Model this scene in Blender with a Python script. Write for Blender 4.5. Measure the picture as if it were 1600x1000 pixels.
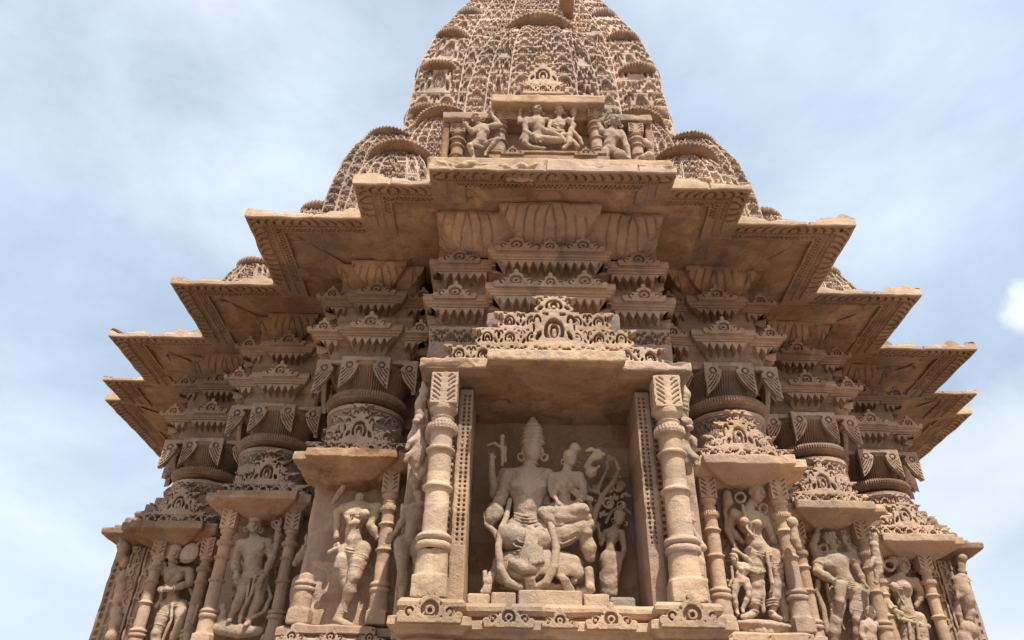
import bpy, math, random
import numpy as np
from math import radians, pi, sin, cos
random.seed(7); np.random.seed(7)
SC = bpy.context.scene
for o in list(bpy.data.objects): bpy.data.objects.remove(o)

# ------------------------------------------------------------------ camera, sky, sun, exposure
from mathutils import Matrix
cd = bpy.data.cameras.new('camera'); cam = bpy.data.objects.new('camera', cd); SC.collection.objects.link(cam)
cd.sensor_width = 36; cd.lens = 1155/1600*36; cd.clip_end = 9000; cd.clip_start = .05
CAMP = np.array([-0.31, 0, 1.6])
RM = Matrix.Rotation(radians(.43), 3, 'Z') @ Matrix.Rotation(radians(90+34.2), 3, 'X') @ Matrix.Rotation(radians(1.15), 3, 'Z')
cam.matrix_world = Matrix.Translation(CAMP.tolist()) @ RM.to_4x4()
SC.camera = cam
RN = np.array(RM)
def px(x, y, Y):            # the point of the place seen at photo pixel x, y that stands Y metres in front
    d = RN @ np.array([(x-800)/1155., (500-y)/1155., -1.]); t = (Y-CAMP[1])/d[1]
    return CAMP+t*d

SUN_EL, SUN_AZ = radians(60), radians(24)      # azimuth: to the right of straight behind the camera
w = bpy.data.worlds.new('World'); SC.world = w; w.use_nodes = True
nt = w.node_tree; nt.nodes.clear()
N = nt.nodes.new; Lk = nt.links.new
out = N('ShaderNodeOutputWorld'); bg = N('ShaderNodeBackground'); bg.inputs[1].default_value = .1
sky = N('ShaderNodeTexSky'); sky.sky_type = 'NISHITA'; sky.sun_disc = False
sky.sun_elevation = SUN_EL; sky.sun_rotation = pi-SUN_AZ; sky.dust_density = 2.0; sky.air_density = 1.0
tc = N('ShaderNodeTexCoord')
mp = N('ShaderNodeMapping'); mp.inputs['Scale'].default_value = (1, 1, 2.2); mp.inputs['Rotation'].default_value = (.3, .5, .2)
Lk(tc.outputs['Generated'], mp.inputs[0])
n1 = N('ShaderNodeTexNoise'); n1.inputs['Scale'].default_value = 1.9; n1.inputs['Detail'].default_value = 11; n1.inputs['Roughness'].default_value = .58; n1.inputs['Distortion'].default_value = .35
Lk(mp.outputs[0], n1.inputs['Vector'])
cr = N('ShaderNodeValToRGB'); cr.color_ramp.elements[0].position = .32; cr.color_ramp.elements[0].color = (.50, .50, .50, 1); cr.color_ramp.elements[1].position = .68; cr.color_ramp.elements[1].color = (1, 1, 1, 1)
Lk(n1.outputs[0], cr.inputs[0])
n2 = N('ShaderNodeTexNoise'); n2.inputs['Scale'].default_value = 1.1; n2.inputs['Detail'].default_value = 6
Lk(mp.outputs[0], n2.inputs['Vector'])
cc = N('ShaderNodeValToRGB'); cc.color_ramp.elements[0].position = .35; cc.color_ramp.elements[0].color = (.54, .65, .775, 1); cc.color_ramp.elements[1].position = .68; cc.color_ramp.elements[1].color = (.74, .79, .82, 1)
Lk(n2.outputs[0], cc.inputs[0])
cs = N('ShaderNodeVectorMath'); cs.operation = 'SCALE'; cs.inputs['Scale'].default_value = 9.6
Lk(cc.outputs[0], cs.inputs[0])
mx = N('ShaderNodeMix'); mx.data_type = 'RGBA'
def lobe(x, y, rad, nsc, amp, soft):        # a patch of sky round one compass direction, with a ragged rim
    d = RN @ np.array([(x-800)/1155., (500-y)/1155., -1.]); d = d/np.linalg.norm(d)
    vd = N('ShaderNodeVectorMath'); vd.operation = 'DISTANCE'; Lk(tc.outputs['Generated'], vd.inputs[0]); vd.inputs[1].default_value = tuple(float(q) for q in d)
    nn = N('ShaderNodeTexNoise'); nn.inputs['Scale'].default_value = nsc; nn.inputs['Detail'].default_value = 8; nn.inputs['Roughness'].default_value = .6; Lk(tc.outputs['Generated'], nn.inputs['Vector'])
    ma = N('ShaderNodeMath'); ma.operation = 'MULTIPLY_ADD'; Lk(nn.outputs[0], ma.inputs[0]); ma.inputs[1].default_value = -amp; Lk(vd.outputs['Value'], ma.inputs[2])
    mr = N('ShaderNodeMapRange'); mr.interpolation_type = 'SMOOTHSTEP'; mr.inputs[1].default_value = radians(rad)-amp*.5; mr.inputs[2].default_value = radians(rad)-amp*.5-soft; mr.inputs[3].default_value = 0; mr.inputs[4].default_value = 1
    Lk(ma.outputs[0], mr.inputs[0]); return mr.outputs[0]
def m2(op, a, b):
    q = N('ShaderNodeMath'); q.operation = op; q.use_clamp = True
    for s_, i_ in ((a, 0), (b, 1)):
        if isinstance(s_, float): q.inputs[i_].default_value = s_
        else: Lk(s_, q.inputs[i_])
    return q.outputs[0]
clear = m2('MULTIPLY', lobe(1500, 540, 9, 5, .10, .14), .16)
clear = m2('ADD', clear, m2('MULTIPLY', lobe(1420, 160, 8, 6, .12, .16), .12))
veil = m2('SUBTRACT', cr.outputs[0], clear)
Lk(veil, mx.inputs[0]); Lk(sky.outputs[0], mx.inputs[6]); Lk(cs.outputs[0], mx.inputs[7])
puff = m2('ADD', lobe(1612, 478, 2.0, 26, .04, .02), m2('MULTIPLY', m2('ADD', lobe(1590, 700, 6, 9, .10, .06), lobe(1470, 790, 6, 9, .10, .08)), .5))
mp2 = N('ShaderNodeMix'); mp2.data_type = 'RGBA'; Lk(puff, mp2.inputs[0]); Lk(mx.outputs[2], mp2.inputs[6]); mp2.inputs[7].default_value = (6.6, 7.1, 7.4, 1)
Lk(mp2.outputs[2], bg.inputs[0]); Lk(bg.outputs[0], out.inputs[0])
sd = bpy.data.lights.new('sun', 'SUN'); sd.energy = 5.0; sd.angle = radians(.6); sd.color = (1, .94, .85)
sun = bpy.data.objects.new('sun', sd); SC.collection.objects.link(sun)
from mathutils import Vector
sv = Vector((sin(SUN_AZ)*cos(SUN_EL), -cos(SUN_AZ)*cos(SUN_EL), sin(SUN_EL)))
sun.rotation_euler = sv.to_track_quat('Z', 'Y').to_euler(); sun.location = (8, -12, 25)
SC.view_settings.view_transform = 'Standard'; SC.view_settings.look = 'None'; SC.view_settings.exposure = 0.55; SC.view_settings.gamma = 1
SC.cycles.max_bounces = 8; SC.cycles.diffuse_bounces = 5

# ------------------------------------------------------------------ numpy noise
def _h(i, j, k, s):
    n = (i*374761393+j*668265263+k*2147483647*3+s*1274126177) & 0xffffffff
    n = ((n ^ (n >> 13))*1274126177) & 0xffffffff
    n = ((n ^ (n >> 16))*2246822519) & 0xffffffff
    return ((n ^ (n >> 15)) & 0xffff)/65535.*2-1
def vn(X, Y, Z, f, s=0):
    X = np.asarray(X)*f; Y = np.asarray(Y)*f; Z = np.asarray(Z)*f
    X, Y, Z = np.broadcast_arrays(X, Y, Z)
    i, j, k = (np.floor(a).astype(np.int64) for a in (X, Y, Z))
    u, v, t = X-i, Y-j, Z-k
    u, v, t = (a*a*(3-2*a) for a in (u, v, t))
    r = 0
    for a in (0, 1):
        for b in (0, 1):
            for c in (0, 1):
                r = r+_h(i+a, j+b, k+c, s)*(u if a else 1-u)*(v if b else 1-v)*(t if c else 1-t)
    return r
def fbm(X, Y, Z, f, s=0, o=3):
    r = 0; a = 1
    for q in range(o): r = r+a*vn(X, Y, Z, f*2**q, s+q*17); a *= .5
    return r/1.6
def weather(V, amp=.006, f=9, s=0):
    x, y, z = V[..., 0], V[..., 1], V[..., 2]
    D = np.stack([fbm(x, y, z, f, s+q*31, 2) for q in range(3)], -1)
    return V+D*amp
SS = lambda a, b, x: (lambda t: t*t*(3-2*t))(np.clip((x-a)/(b-a), 0, 1))

# ------------------------------------------------------------------ mesh helpers
class MB:
    def __init__(s): s.v = []; s.f = []; s.n = 0
    def add(s, v, f):
        s.v.append(np.asarray(v, float).reshape(-1, 3)); s.f.append(np.asarray(f, np.int64)+s.n); s.n += len(s.v[-1]); return s
    def grid(s, V, wrap=False):
        n, m = V.shape[:2]; I = np.arange(n*m).reshape(n, m)
        if wrap: I = np.concatenate([I, I[:1]], 0)
        f = np.stack([I[:-1, :-1], I[1:, :-1], I[1:, 1:], I[:-1, 1:]], -1).reshape(-1, 4)
        return s.add(V, f)
    def data(s): return np.concatenate(s.v), np.concatenate(s.f)
def mk(name, vf, mat, parent=None, smooth=False, loc=(0, 0, 0)):
    if isinstance(vf, MB): vf = vf.data()
    v, f = vf; v = v-np.array(loc, float)
    me = bpy.data.meshes.new(name)
    me.vertices.add(len(v)); me.vertices.foreach_set('co', v.astype(np.float32).ravel())
    me.loops.add(f.size); me.loops.foreach_set('vertex_index', f.astype(np.int32).ravel())
    me.polygons.add(len(f)); me.polygons.foreach_set('loop_start', np.arange(0, f.size, 4, dtype=np.int32))
    me.polygons.foreach_set('loop_total', np.full(len(f), 4, np.int32))
    me.polygons.foreach_set('use_smooth', np.full(len(f), smooth, bool))
    me.update(); me.validate(); me.materials.append(mat)
    o = bpy.data.objects.new(name, me); SC.collection.objects.link(o)
    if parent: o.parent = parent
    else: o.location = loc
    return o
def thing(name, label, cat, loc=(0, 0, 0), group=None, rz=0):
    o = bpy.data.objects.new(name, None); SC.collection.objects.link(o); o.location = loc; o.rotation_euler = (0, 0, rz)
    o.empty_display_size = .1
    o['label'] = label; o['category'] = cat
    if group: o['group'] = group
    return o
def tag(o, label, cat, group=None):
    o['label'] = label; o['category'] = cat
    if group: o['group'] = group
    return o
def copy_tree(o, parent=None):
    c = o.copy(); SC.collection.objects.link(c); c.parent = parent
    for ch in [q for q in KIDS.get(o.name, [])]: copy_tree(ch, c)
    return c
KIDS = {}
def scan():
    KIDS.clear()
    for q in bpy.data.objects:
        if q.parent: KIDS.setdefault(q.parent.name, []).append(q)

# ------------------------------------------------------------------ signed distance carving, meshed with surface nets
class Sdf:
    def __init__(s, lo, hi, h=.009):
        s.h = h; s.lo = np.array(lo, float); n = np.ceil((np.array(hi, float)-s.lo)/h).astype(int)+1
        s.ax = [s.lo[i]+h*np.arange(n[i]) for i in range(3)]
        s.F = np.full(tuple(n), .2, np.float32); s.mg = 3*h
    def blk(s, lo, hi, k):
        m = s.mg+k; sl = []
        for i in range(3):
            a = int(np.clip(np.floor((lo[i]-m-s.lo[i])/s.h), 0, len(s.ax[i]))); b = int(np.clip(np.ceil((hi[i]+m-s.lo[i])/s.h)+1, 0, len(s.ax[i])))
            if b <= a: return None
            sl.append(slice(a, b))
        return tuple(sl), s.ax[0][sl[0]][:, None, None], s.ax[1][sl[1]][None, :, None], s.ax[2][sl[2]][None, None, :]
    def op(s, fn, lo, hi, k=0., sub=False):
        b = s.blk(lo, hi, k)
        if b is None: return s
        sl, X, Y, Z = b; d = fn(X, Y, Z).astype(np.float32); G = s.F[sl]
        if sub: d = -d; 
        if k > 0:
            q = np.maximum(k-np.abs(d-G), 0)/k
            s.F[sl] = (np.maximum(G, d)+q*q*k*.25) if sub else (np.minimum(G, d)-q*q*k*.25)
        else: s.F[sl] = np.maximum(G, d) if sub else np.minimum(G, d)
        return s
    def cap(s, a, b, ra, rb=None, k=.02, sub=False):
        rb = ra if rb is None else rb; a = np.array(a, float); b = np.array(b, float); r = max(ra, rb); ba = b-a; L = float(ba@ba)+1e-9
        def fn(X, Y, Z):
            x, y, z = X-a[0], Y-a[1], Z-a[2]; t = np.clip((x*ba[0]+y*ba[1]+z*ba[2])/L, 0, 1)
            return np.sqrt((x-t*ba[0])**2+(y-t*ba[1])**2+(z-t*ba[2])**2)-(ra+(rb-ra)*t)
        return s.op(fn, np.minimum(a, b)-r, np.maximum(a, b)+r, k, sub)
    def ch(s, pts, k=.02, sub=False):       # chain of (point, radius)
        for (a, ra), (b, rb) in zip(pts[:-1], pts[1:]): s.cap(a, b, ra, rb, k, sub)
        return s
    def ell(s, c, r, k=.02, M=None, sub=False):
        c = np.array(c, float); r = np.array(r, float); R = r.max()
        def fn(X, Y, Z):
            x, y, z = X-c[0], Y-c[1], Z-c[2]
            if M is not None: x, y, z = (M[0, i]*x+M[1, i]*y+M[2, i]*z for i in range(3))
            k0 = np.sqrt((x/r[0])**2+(y/r[1])**2+(z/r[2])**2); k1 = np.sqrt((x/r[0]**2)**2+(y/r[1]**2)**2+(z/r[2]**2)**2)+1e-6
            return k0*(k0-1)/k1
        return s.op(fn, c-R, c+R, k, sub)
    def tor(s, c, R, r, n=(0, 0, 1), k=.004, sx=1., sub=False):
        c = np.array(c, float); n = np.array(n, float); n /= np.linalg.norm(n)
        def fn(X, Y, Z):
            x, y, z = X-c[0], Y-c[1], Z-c[2]; t = x*n[0]+y*n[1]+z*n[2]
            p = np.sqrt(np.maximum(x*x+y*y+z*z-t*t, 0))
            return np.sqrt((p-R)**2+t*t)-r
        return s.op(fn, c-R-r, c+R+r, k, sub)
    def box(s, c, hs, r=.006, k=0., M=None, sub=False):
        c = np.array(c, float); hs = np.array(hs, float); R = np.linalg.norm(hs) if M is not None else hs
        def fn(X, Y, Z):
            x, y, z = X-c[0], Y-c[1], Z-c[2]
            if M is not None: x, y, z = (M[0, i]*x+M[1, i]*y+M[2, i]*z for i in range(3))
            x, y, z = np.abs(x)-hs[0]+r, np.abs(y)-hs[1]+r, np.abs(z)-hs[2]+r
            return np.sqrt(np.maximum(x, 0)**2+np.maximum(y, 0)**2+np.maximum(z, 0)**2)+np.minimum(np.maximum(x, np.maximum(y, z)), 0)-r
        return s.op(fn, c-R, c+R, k, sub)
    def lathe(s, c, prof, ribs=0, rd=0., k=0., a0=0.):     # prof: (radius, z) from the bottom up
        pz = np.array([p[1] for p in prof])+c[2]; pr = np.array([p[0] for p in prof]); R = pr.max()
        def fn(X, Y, Z):
            rr = np.interp(Z, pz, pr); x, y = X-c[0], Y-c[1]; d = np.sqrt(x*x+y*y)-rr
            if ribs:
                d = d+rd*(.5+.5*np.cos(ribs*np.arctan2(y, x)+a0))
            return np.maximum(d*.8, np.maximum(pz[0]-Z, Z-pz[-1]))
        return s.op(fn, (c[0]-R, c[1]-R, pz[0]), (c[0]+R, c[1]+R, pz[-1]), k)
    def panel(s, fn2, c, hw, z0, z1, y0, y1, dcav=None, dep=.03, k=0.):   # flat plate in x,z with outline fn2 and cavities dcav
        def fn(X, Y, Z):
            d = np.maximum(fn2(X-c, Z), np.maximum(y0-Y, Y-y1))
            if dcav is not None: d = np.maximum(d, -np.maximum(dcav(X-c, Z), Y-(y0+dep)))
            return d
        return s.op(fn, (c-hw, y0, z0), (c+hw, y1, z1), k)
    def wear(s, amp=.006, f=14, seed=0, chip=0.):
        X, Y, Z = s.ax[0][:, None, None], s.ax[1][None, :, None], s.ax[2][None, None, :]
        m = np.abs(s.F) < .05
        XX, YY, ZZ = (np.broadcast_to(a, s.F.shape)[m] for a in (X, Y, Z))
        d = fbm(XX, YY, ZZ, f, seed, 3)*amp
        if chip: d = d+chip*SS(.25, .8, fbm(XX, YY, ZZ, f*.35, seed+5, 2))
        s.F[m] += d.astype(np.float32); return s
    def mesh(s):
        F = s.F; h = s.h; F = np.pad(F, 1, constant_values=.2); lo = s.lo-h
        S = F < 0; n = np.array(F.shape)-1
        c = [S[a:a+n[0], b:b+n[1], e:e+n[2]] for a in (0, 1) for b in (0, 1) for e in (0, 1)]
        cnt = sum(q.astype(np.int8) for q in c); act = (cnt > 0) & (cnt < 8)
        I = np.argwhere(act); idx = np.full(act.shape, -1, np.int64); idx[act] = np.arange(len(I))
        P = np.zeros((len(I), 3)); W = np.zeros(len(I))
        cv = {(a, b, e): F[I[:, 0]+a, I[:, 1]+b, I[:, 2]+e].astype(float) for a in (0, 1) for b in (0, 1) for e in (0, 1)}
        for a in cv:
            for ax in range(3):
                if a[ax]: continue
                b = list(a); b[ax] = 1; b = tuple(b); fa, fb = cv[a], cv[b]; m = (fa < 0) != (fb < 0)
                t = np.where(m, fa/np.where(m, fa-fb, 1), 0)
                q = np.tile(np.array(a, float), (len(I), 1)); q[:, ax] += t
                P += q*m[:, None]; W += m
        V = lo+(I+P/W[:, None])*h
        fs = []
        for ax in range(3):
            a0 = [slice(None)]*3; a1 = [slice(None)]*3; a0[ax] = slice(0, -1); a1[ax] = slice(1, None)
            A, B = S[tuple(a0)], S[tuple(a1)]
            o1, o2 = [(1, 2), (2, 0), (0, 1)][ax]
            E = np.argwhere(A != B)
            E = E[(E[:, o1] > 0) & (E[:, o2] > 0) & (E[:, o1] < F.shape[o1]-1) & (E[:, o2] < F.shape[o2]-1)]
            ins = A[tuple(E.T)]
            q = []
            for d1, d2 in ((-1, -1), (0, -1), (0, 0), (-1, 0)):
                g = E.copy(); g[:, o1] += d1; g[:, o2] += d2; q.append(idx[tuple(g.T)])
            q = np.stack(q, -1); q[~ins] = q[~ins][:, ::-1]; fs.append(q)
        f = np.concatenate(fs); f = f[(f >= 0).all(1)]
        return V, f
def rotm(ax, ang):
    return np.array(Matrix.Rotation(ang, 3, ax))

# ------------------------------------------------------------------ sweeping a profile along a stepped plan
def offp(pts, d):
    p = np.array(pts, float); t = np.diff(p, axis=0); t /= np.linalg.norm(t, axis=1)[:, None]
    n = np.stack([t[:, 1], -t[:, 0]], 1); q = p.copy()
    q[0] += d*n[0]; q[-1] += d*n[-1]
    for i in range(1, len(p)-1):
        q[i] += d*(n[i-1]+n[i]) if abs(n[i-1]@n[i]) < .5 else d*n[i]
    return q
def dens(prof, dt):
    r = [np.array(prof[0], float)]
    for a, b in zip(prof[:-1], prof[1:]):
        a = np.array(a, float); b = np.array(b, float); k = max(1, int(np.ceil(np.linalg.norm(b-a)/dt)))
        for i in range(1, k+1): r.append(a+(b-a)*i/k)
    return np.array(r)
def sweep(pts, prof, ds=.02, dt=.02, disp=None, wamp=.005, seed=0, segs=None, wf=9):
    P = dens(prof, dt); p = np.array(pts, float); mb = MB()
    C = np.stack([offp(p, o) for o, z in P], 1)          # corner positions for each profile sample
    T = np.diff(p, axis=0); L = np.linalg.norm(T, axis=1); T /= L[:, None]; Nn = np.stack([T[:, 1], -T[:, 0]], 1)
    for i in range(len(p)-1):
        if segs and i not in segs: continue
        n = max(2, int(L[i]/ds)+1); f = np.linspace(0, 1, n)[:, None, None]
        XY = C[i][None]*(1-f)+C[i+1][None]*f
        V = np.zeros((n, len(P), 3)); V[..., :2] = XY; V[..., 2] = P[None, :, 1]
        if disp:
            s = ((XY-(p[i]+p[i+1])/2)@T[i]); Lw = np.linalg.norm(C[i+1]-C[i], axis=1)[None]
            dn, dz = disp(s, Lw, np.broadcast_to(P[None, :, 0], s.shape), np.broadcast_to(P[None, :, 1], s.shape))
            wn = np.clip((Lw/2-np.abs(s))/.012, 0, 1)
            V[..., :2] += (dn*wn)[..., None]*Nn[i]; V[..., 2] += dz*wn
        mb.grid(weather(V, wamp, wf, seed))
    return mb

# ------------------------------------------------------------------ carving patterns (negative inside a cavity)
def motif(u, v):            # one horseshoe window with scrolls: u -1..1, v 0..1
    a = np.abs(u); H = np.hypot
    d = np.maximum(np.abs(H(u, (v-.40)*1.25)-.40)-.085, .22-v)
    d = np.minimum(d, np.maximum(H(u, v-.42)-.20, .12-H(u, v-.34)))
    d = np.minimum(d, np.maximum(np.abs(H(a-.80, v-.70)-.15)-.05, .66-v))
    d = np.minimum(d, H((a-.72)*.8+(v-.3)*.5, (v-.28)*.75)-.10)
    d = np.minimum(d, np.maximum(np.abs(a-.42)-.14+(.98-v)*.9*-.0, np.abs(v-.92)-.045))
    return np.minimum(d, H(a-1., (v-.5)*.7)-.09)
def zigzag(s, z, w, z0, z1):     # >0 inside hanging triangles between z0 and z1
    q = np.abs(((s/w) % 1)-.5)*2
    return (z-z0)/(z1-z0)-q

# ------------------------------------------------------------------ procedural sandstone
def stone(name, c1, c2, c3, stain=(.16, .11, .08), st=.25, bump=.85, rough=.92, bscale=1.):
    m = bpy.data.materials.new(name); m.use_nodes = True; t = m.node_tree; N = t.nodes.new; L = t.links.new
    c1, c2, c3, stain = (tuple(q*s_ for q, s_ in zip(c, (.90, .875, .88))) for c in (c1, c2, c3, stain))
    b = t.nodes['Principled BSDF']; b.inputs['Roughness'].default_value = rough; b.inputs['Specular IOR Level'].default_value = .15
    g = N('ShaderNodeNewGeometry'); oi = N('ShaderNodeObjectInfo')
    def noise(sc, det=5, rg=.6, dist=0., stretch=None):
        n = N('ShaderNodeTexNoise'); n.inputs['Scale'].default_value = sc; n.inputs['Detail'].default_value = det; n.inputs['Roughness'].default_value = rg; n.inputs['Distortion'].default_value = dist
        if stretch:
            q = N('ShaderNodeMapping'); q.inputs['Scale'].default_value = stretch; L(g.outputs['Position'], q.inputs[0]); L(q.outputs[0], n.inputs['Vector'])
        else: L(g.outputs['Position'], n.inputs['Vector'])
        return n.outputs[0]
    def ramp(src, a, b_):
        r = N('ShaderNodeMapRange'); r.inputs[1].default_value = a; r.inputs[2].default_value = b_; L(src, r.inputs[0]); return r.outputs[0]
    def mix(f, A, B, mode='MIX'):
        q = N('ShaderNodeMix'); q.data_type = 'RGBA'; q.blend_type = mode
        for s, i in ((f, 0), (A, 6), (B, 7)):
            if isinstance(s, tuple): q.inputs[i].default_value = (*s, 1)
            elif isinstance(s, float): q.inputs[i].default_value = s
            else: L(s, q.inputs[i])
        return q.outputs[2]
    col = mix(ramp(noise(2.2*bscale, 6, .65, .4), .38, .62), c1, c2)
    col = mix(ramp(noise(5.5*bscale, 5, .7, .8), .52, .70), col, c3)
    # per-block tint
    r = N('ShaderNodeMapRange'); r.inputs[3].default_value = .84; r.inputs[4].default_value = 1.12; L(oi.outputs['Random'], r.inputs[0])
    vm = N('ShaderNodeVectorMath'); vm.operation = 'SCALE'; L(col, vm.inputs[0]); L(r.outputs[0], vm.inputs['Scale']); col = vm.outputs[0]
    vo = N('ShaderNodeTexVoronoi'); vo.distance = 'CHEBYCHEV'; vo.inputs['Scale'].default_value = 1.5; vo.inputs['Randomness'].default_value = .55
    vq = N('ShaderNodeMapping'); vq.inputs['Scale'].default_value = (1, .6, 2.3); L(g.outputs['Position'], vq.inputs[0]); L(vq.outputs[0], vo.inputs['Vector'])
    vs = N('ShaderNodeSeparateColor'); L(vo.outputs['Color'], vs.inputs[0])
    vr = N('ShaderNodeMapRange'); vr.inputs[3].default_value = .78; vr.inputs[4].default_value = 1.18; L(vs.outputs[0], vr.inputs[0])
    v2 = N('ShaderNodeVectorMath'); v2.operation = 'SCALE'; L(col, v2.inputs[0]); L(vr.outputs[0], v2.inputs['Scale']); col = v2.outputs[0]
    vp = N('ShaderNodeMath'); vp.operation = 'MULTIPLY'; L(ramp(vs.outputs[1], .45, 1.), vp.inputs[0]); vp.inputs[1].default_value = .5
    col = mix(vp.outputs[0], col, (c1[0]*1.0, c1[0]*.70, c1[0]*.58))
    gs = N('ShaderNodeMath'); gs.operation = 'MULTIPLY'; L(ramp(noise(1.1, 7, .72, .5, (1.3, 1.3, .7)), .50, .66), gs.inputs[0]); gs.inputs[1].default_value = min(.8, st*1.5)
    col = mix(gs.outputs[0], col, (c1[0]*.52, c1[0]*.43, c1[0]*.37))
    # run-off stains, streaky downwards, and grey lichen specks
    sm = N('ShaderNodeMath'); sm.operation = 'MULTIPLY'; L(ramp(noise(1.8, 5, .7, .3, (2.2, 2.2, .5)), .52, .74), sm.inputs[0]); sm.inputs[1].default_value = st
    col = mix(sm.outputs[0], col, stain)
    fine = noise(46, 4, .7); s2 = N('ShaderNodeMath'); s2.operation = 'MULTIPLY'; L(ramp(fine, .56, .72), s2.inputs[0]); s2.inputs[1].default_value = .42
    col = mix(s2.outputs[0], col, tuple(q*.45 for q in c1))
    s3 = N('ShaderNodeMath'); s3.operation = 'MULTIPLY'; L(ramp(noise(27, 3, .6), .58, .7), s3.inputs[0]); s3.inputs[1].default_value = .35
    col = mix(s3.outputs[0], col, tuple(min(.8, q*1.35+.02) for q in c1))
    L(col, b.inputs['Base Color'])
    ad = N('ShaderNodeMath'); ad.operation = 'MULTIPLY_ADD'; L(noise(85, 4, .75), ad.inputs[0]); ad.inputs[1].default_value = .5; L(noise(19, 5, .7), ad.inputs[2])
    bp = N('ShaderNodeBump'); bp.inputs['Strength'].default_value = bump; bp.inputs['Distance'].default_value = .016; L(ad.outputs[0], bp.inputs['Height']); L(bp.outputs[0], b.inputs['Normal'])
    return m
M_BUFF = stone('buff_sandstone', (.46, .315, .20), (.54, .385, .25), (.42, .26, .17), st=.45)
M_PALE = stone('pale_sandstone', (.56, .40, .26), (.60, .45, .30), (.50, .34, .22), st=.38)
M_PINK = stone('pinkish_sandstone', (.46, .325, .235), (.52, .375, .27), (.40, .27, .20), stain=(.13, .11, .10), st=.4)
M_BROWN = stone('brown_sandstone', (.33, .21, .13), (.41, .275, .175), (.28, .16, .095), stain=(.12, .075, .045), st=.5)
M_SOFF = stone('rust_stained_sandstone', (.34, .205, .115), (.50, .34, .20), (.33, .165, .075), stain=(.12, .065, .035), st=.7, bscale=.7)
M_GREY = stone('grey_weathered_sandstone', (.31, .25, .20), (.36, .30, .24), (.22, .18, .15), st=.5)
M_EAVE = stone('ochre_sandstone', (.42, .28, .175), (.48, .33, .21), (.36, .215, .12), stain=(.14, .09, .055), st=.5)
M_STAT = stone('figure_sandstone', (.48, .35, .23), (.55, .42, .29), (.42, .28, .185), st=.45, bump=1.)
M_SPIRE = stone('lilac_grey_sandstone', (.50, .375, .285), (.57, .44, .33), (.42, .315, .25), stain=(.13, .12, .12), st=.42)

# ================================================================== setting
mb = MB(); g = 2500.; mb.add([(-g, -g, 0), (g, -g, 0), (g, g, 0), (-g, g, 0)], [(0, 1, 2, 3)])
M_GROUND = stone('dusty_ground', (.27, .215, .165), (.23, .185, .14), (.30, .24, .18), bump=.2)
o = mk('ground', mb, M_GROUND); o['kind'] = 'structure'
s = Sdf((-9, -4, -.05), (9, 14, .16), .1)
s.box((0, 5, 0), (8.6, 8.6, .12), .03)
o = mk('paved_terrace', s.mesh(), M_GROUND); o['kind'] = 'structure'

def mir(pts): return [(-x, y) for x, y in pts[::-1]]+pts
def revolve(c, prof, n=240, dt=.012, disp=None, th0=-pi, th1=pi, wamp=.003, seed=0):
    P = dens(prof, dt); th = np.linspace(th0, th1, n, endpoint=abs(th1-th0) < 6.28)[:, None]
    r = np.broadcast_to(P[None, :, 0], (n, len(P))).copy(); z = np.broadcast_to(P[None, :, 1], r.shape)
    if disp: r = r+disp(th, z, r)
    V = np.stack([c[0]+r*np.sin(th), c[1]-r*np.cos(th), c[2]+z], -1)
    return MB().grid(weather(V, wamp, 12, seed), wrap=abs(th1-th0) >= 6.28)
def lump_box(lo, hi, h=.02, r=.012, amp=.006, chip=.015, seed=0):
    lo = np.array(lo, float); hi = np.array(hi, float); s = Sdf(lo-3*h, hi+3*h, h)
    s.box((lo+hi)/2, (hi-lo)/2, r); s.wear(amp, 9, seed, chip); return s.mesh()

# ================================================================== temple body: walls, plinth, roof mass, eave
temple = thing('temple', 'carved sandstone temple with stepped walls under a broad stepped stone eave', 'temple', (0, 10.8, 0))
TL = (0, 10.8, 0)
def tp(name, vf, mat, smooth=False): return mk(name, vf, mat, temple, smooth, TL)
WALL = mir([(1.22, 5.98), (1.22, 6.60), (2.13, 6.60), (2.13, 7.62), (3.25, 7.62), (3.25, 8.56), (4.66, 8.56), (4.66, 9.4), (4.9, 9.4), (4.9, 12.4)])
def joints(s, L, o, z): return -.018*(np.abs(((z+.12)/.52) % 1-.5) > .482)-.018*((np.abs((s/.8+np.floor((z+.12)/.52)*.43) % 1-.5) > .488)), 0*s
tp('wall', sweep(WALL, [(0, 2.3), (0, 4.30), (-.36, 4.31), (-.36, 4.5), (-.30, 4.52), (-.28, 4.6), (-.34, 4.66), (-.34, 4.86), (-.26, 4.9), (-.25, 4.98), (-.36, 5.0), (-.36, 5.4), (-.28, 5.42), (-.27, 5.5), (-.33, 5.54), (-.33, 5.7), (-.25, 5.74), (-.24, 5.82), (-.36, 5.84), (-.36, 6.1), (-.26, 6.15), (-.25, 6.24), (-.36, 6.26), (-.36, 6.62)], .02, .02, joints, wamp=.012, wf=5), M_BUFF)
tp('plinth', sweep(WALL, [(.75, .1), (.75, .5), (.62, .56), (.66, .62), (.66, .9), (.5, 1.0), (.5, 1.25), (.58, 1.33), (.5, 1.42), (.42, 1.46), (.42, 1.7), (.5, 1.76), (.5, 1.86), (.36, 1.95), (.36, 2.25), (.42, 2.32), (.40, 2.5), (.0, 2.52)], .06, .04, wamp=.01), M_BUFF)
tp('roof', sweep(WALL, [(.25, 6.6), (.1, 7.1), (-.3, 7.4), (-.9, 7.6), (-1.15, 7.6)], .06, .06, wamp=.015), M_GREY)

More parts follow.
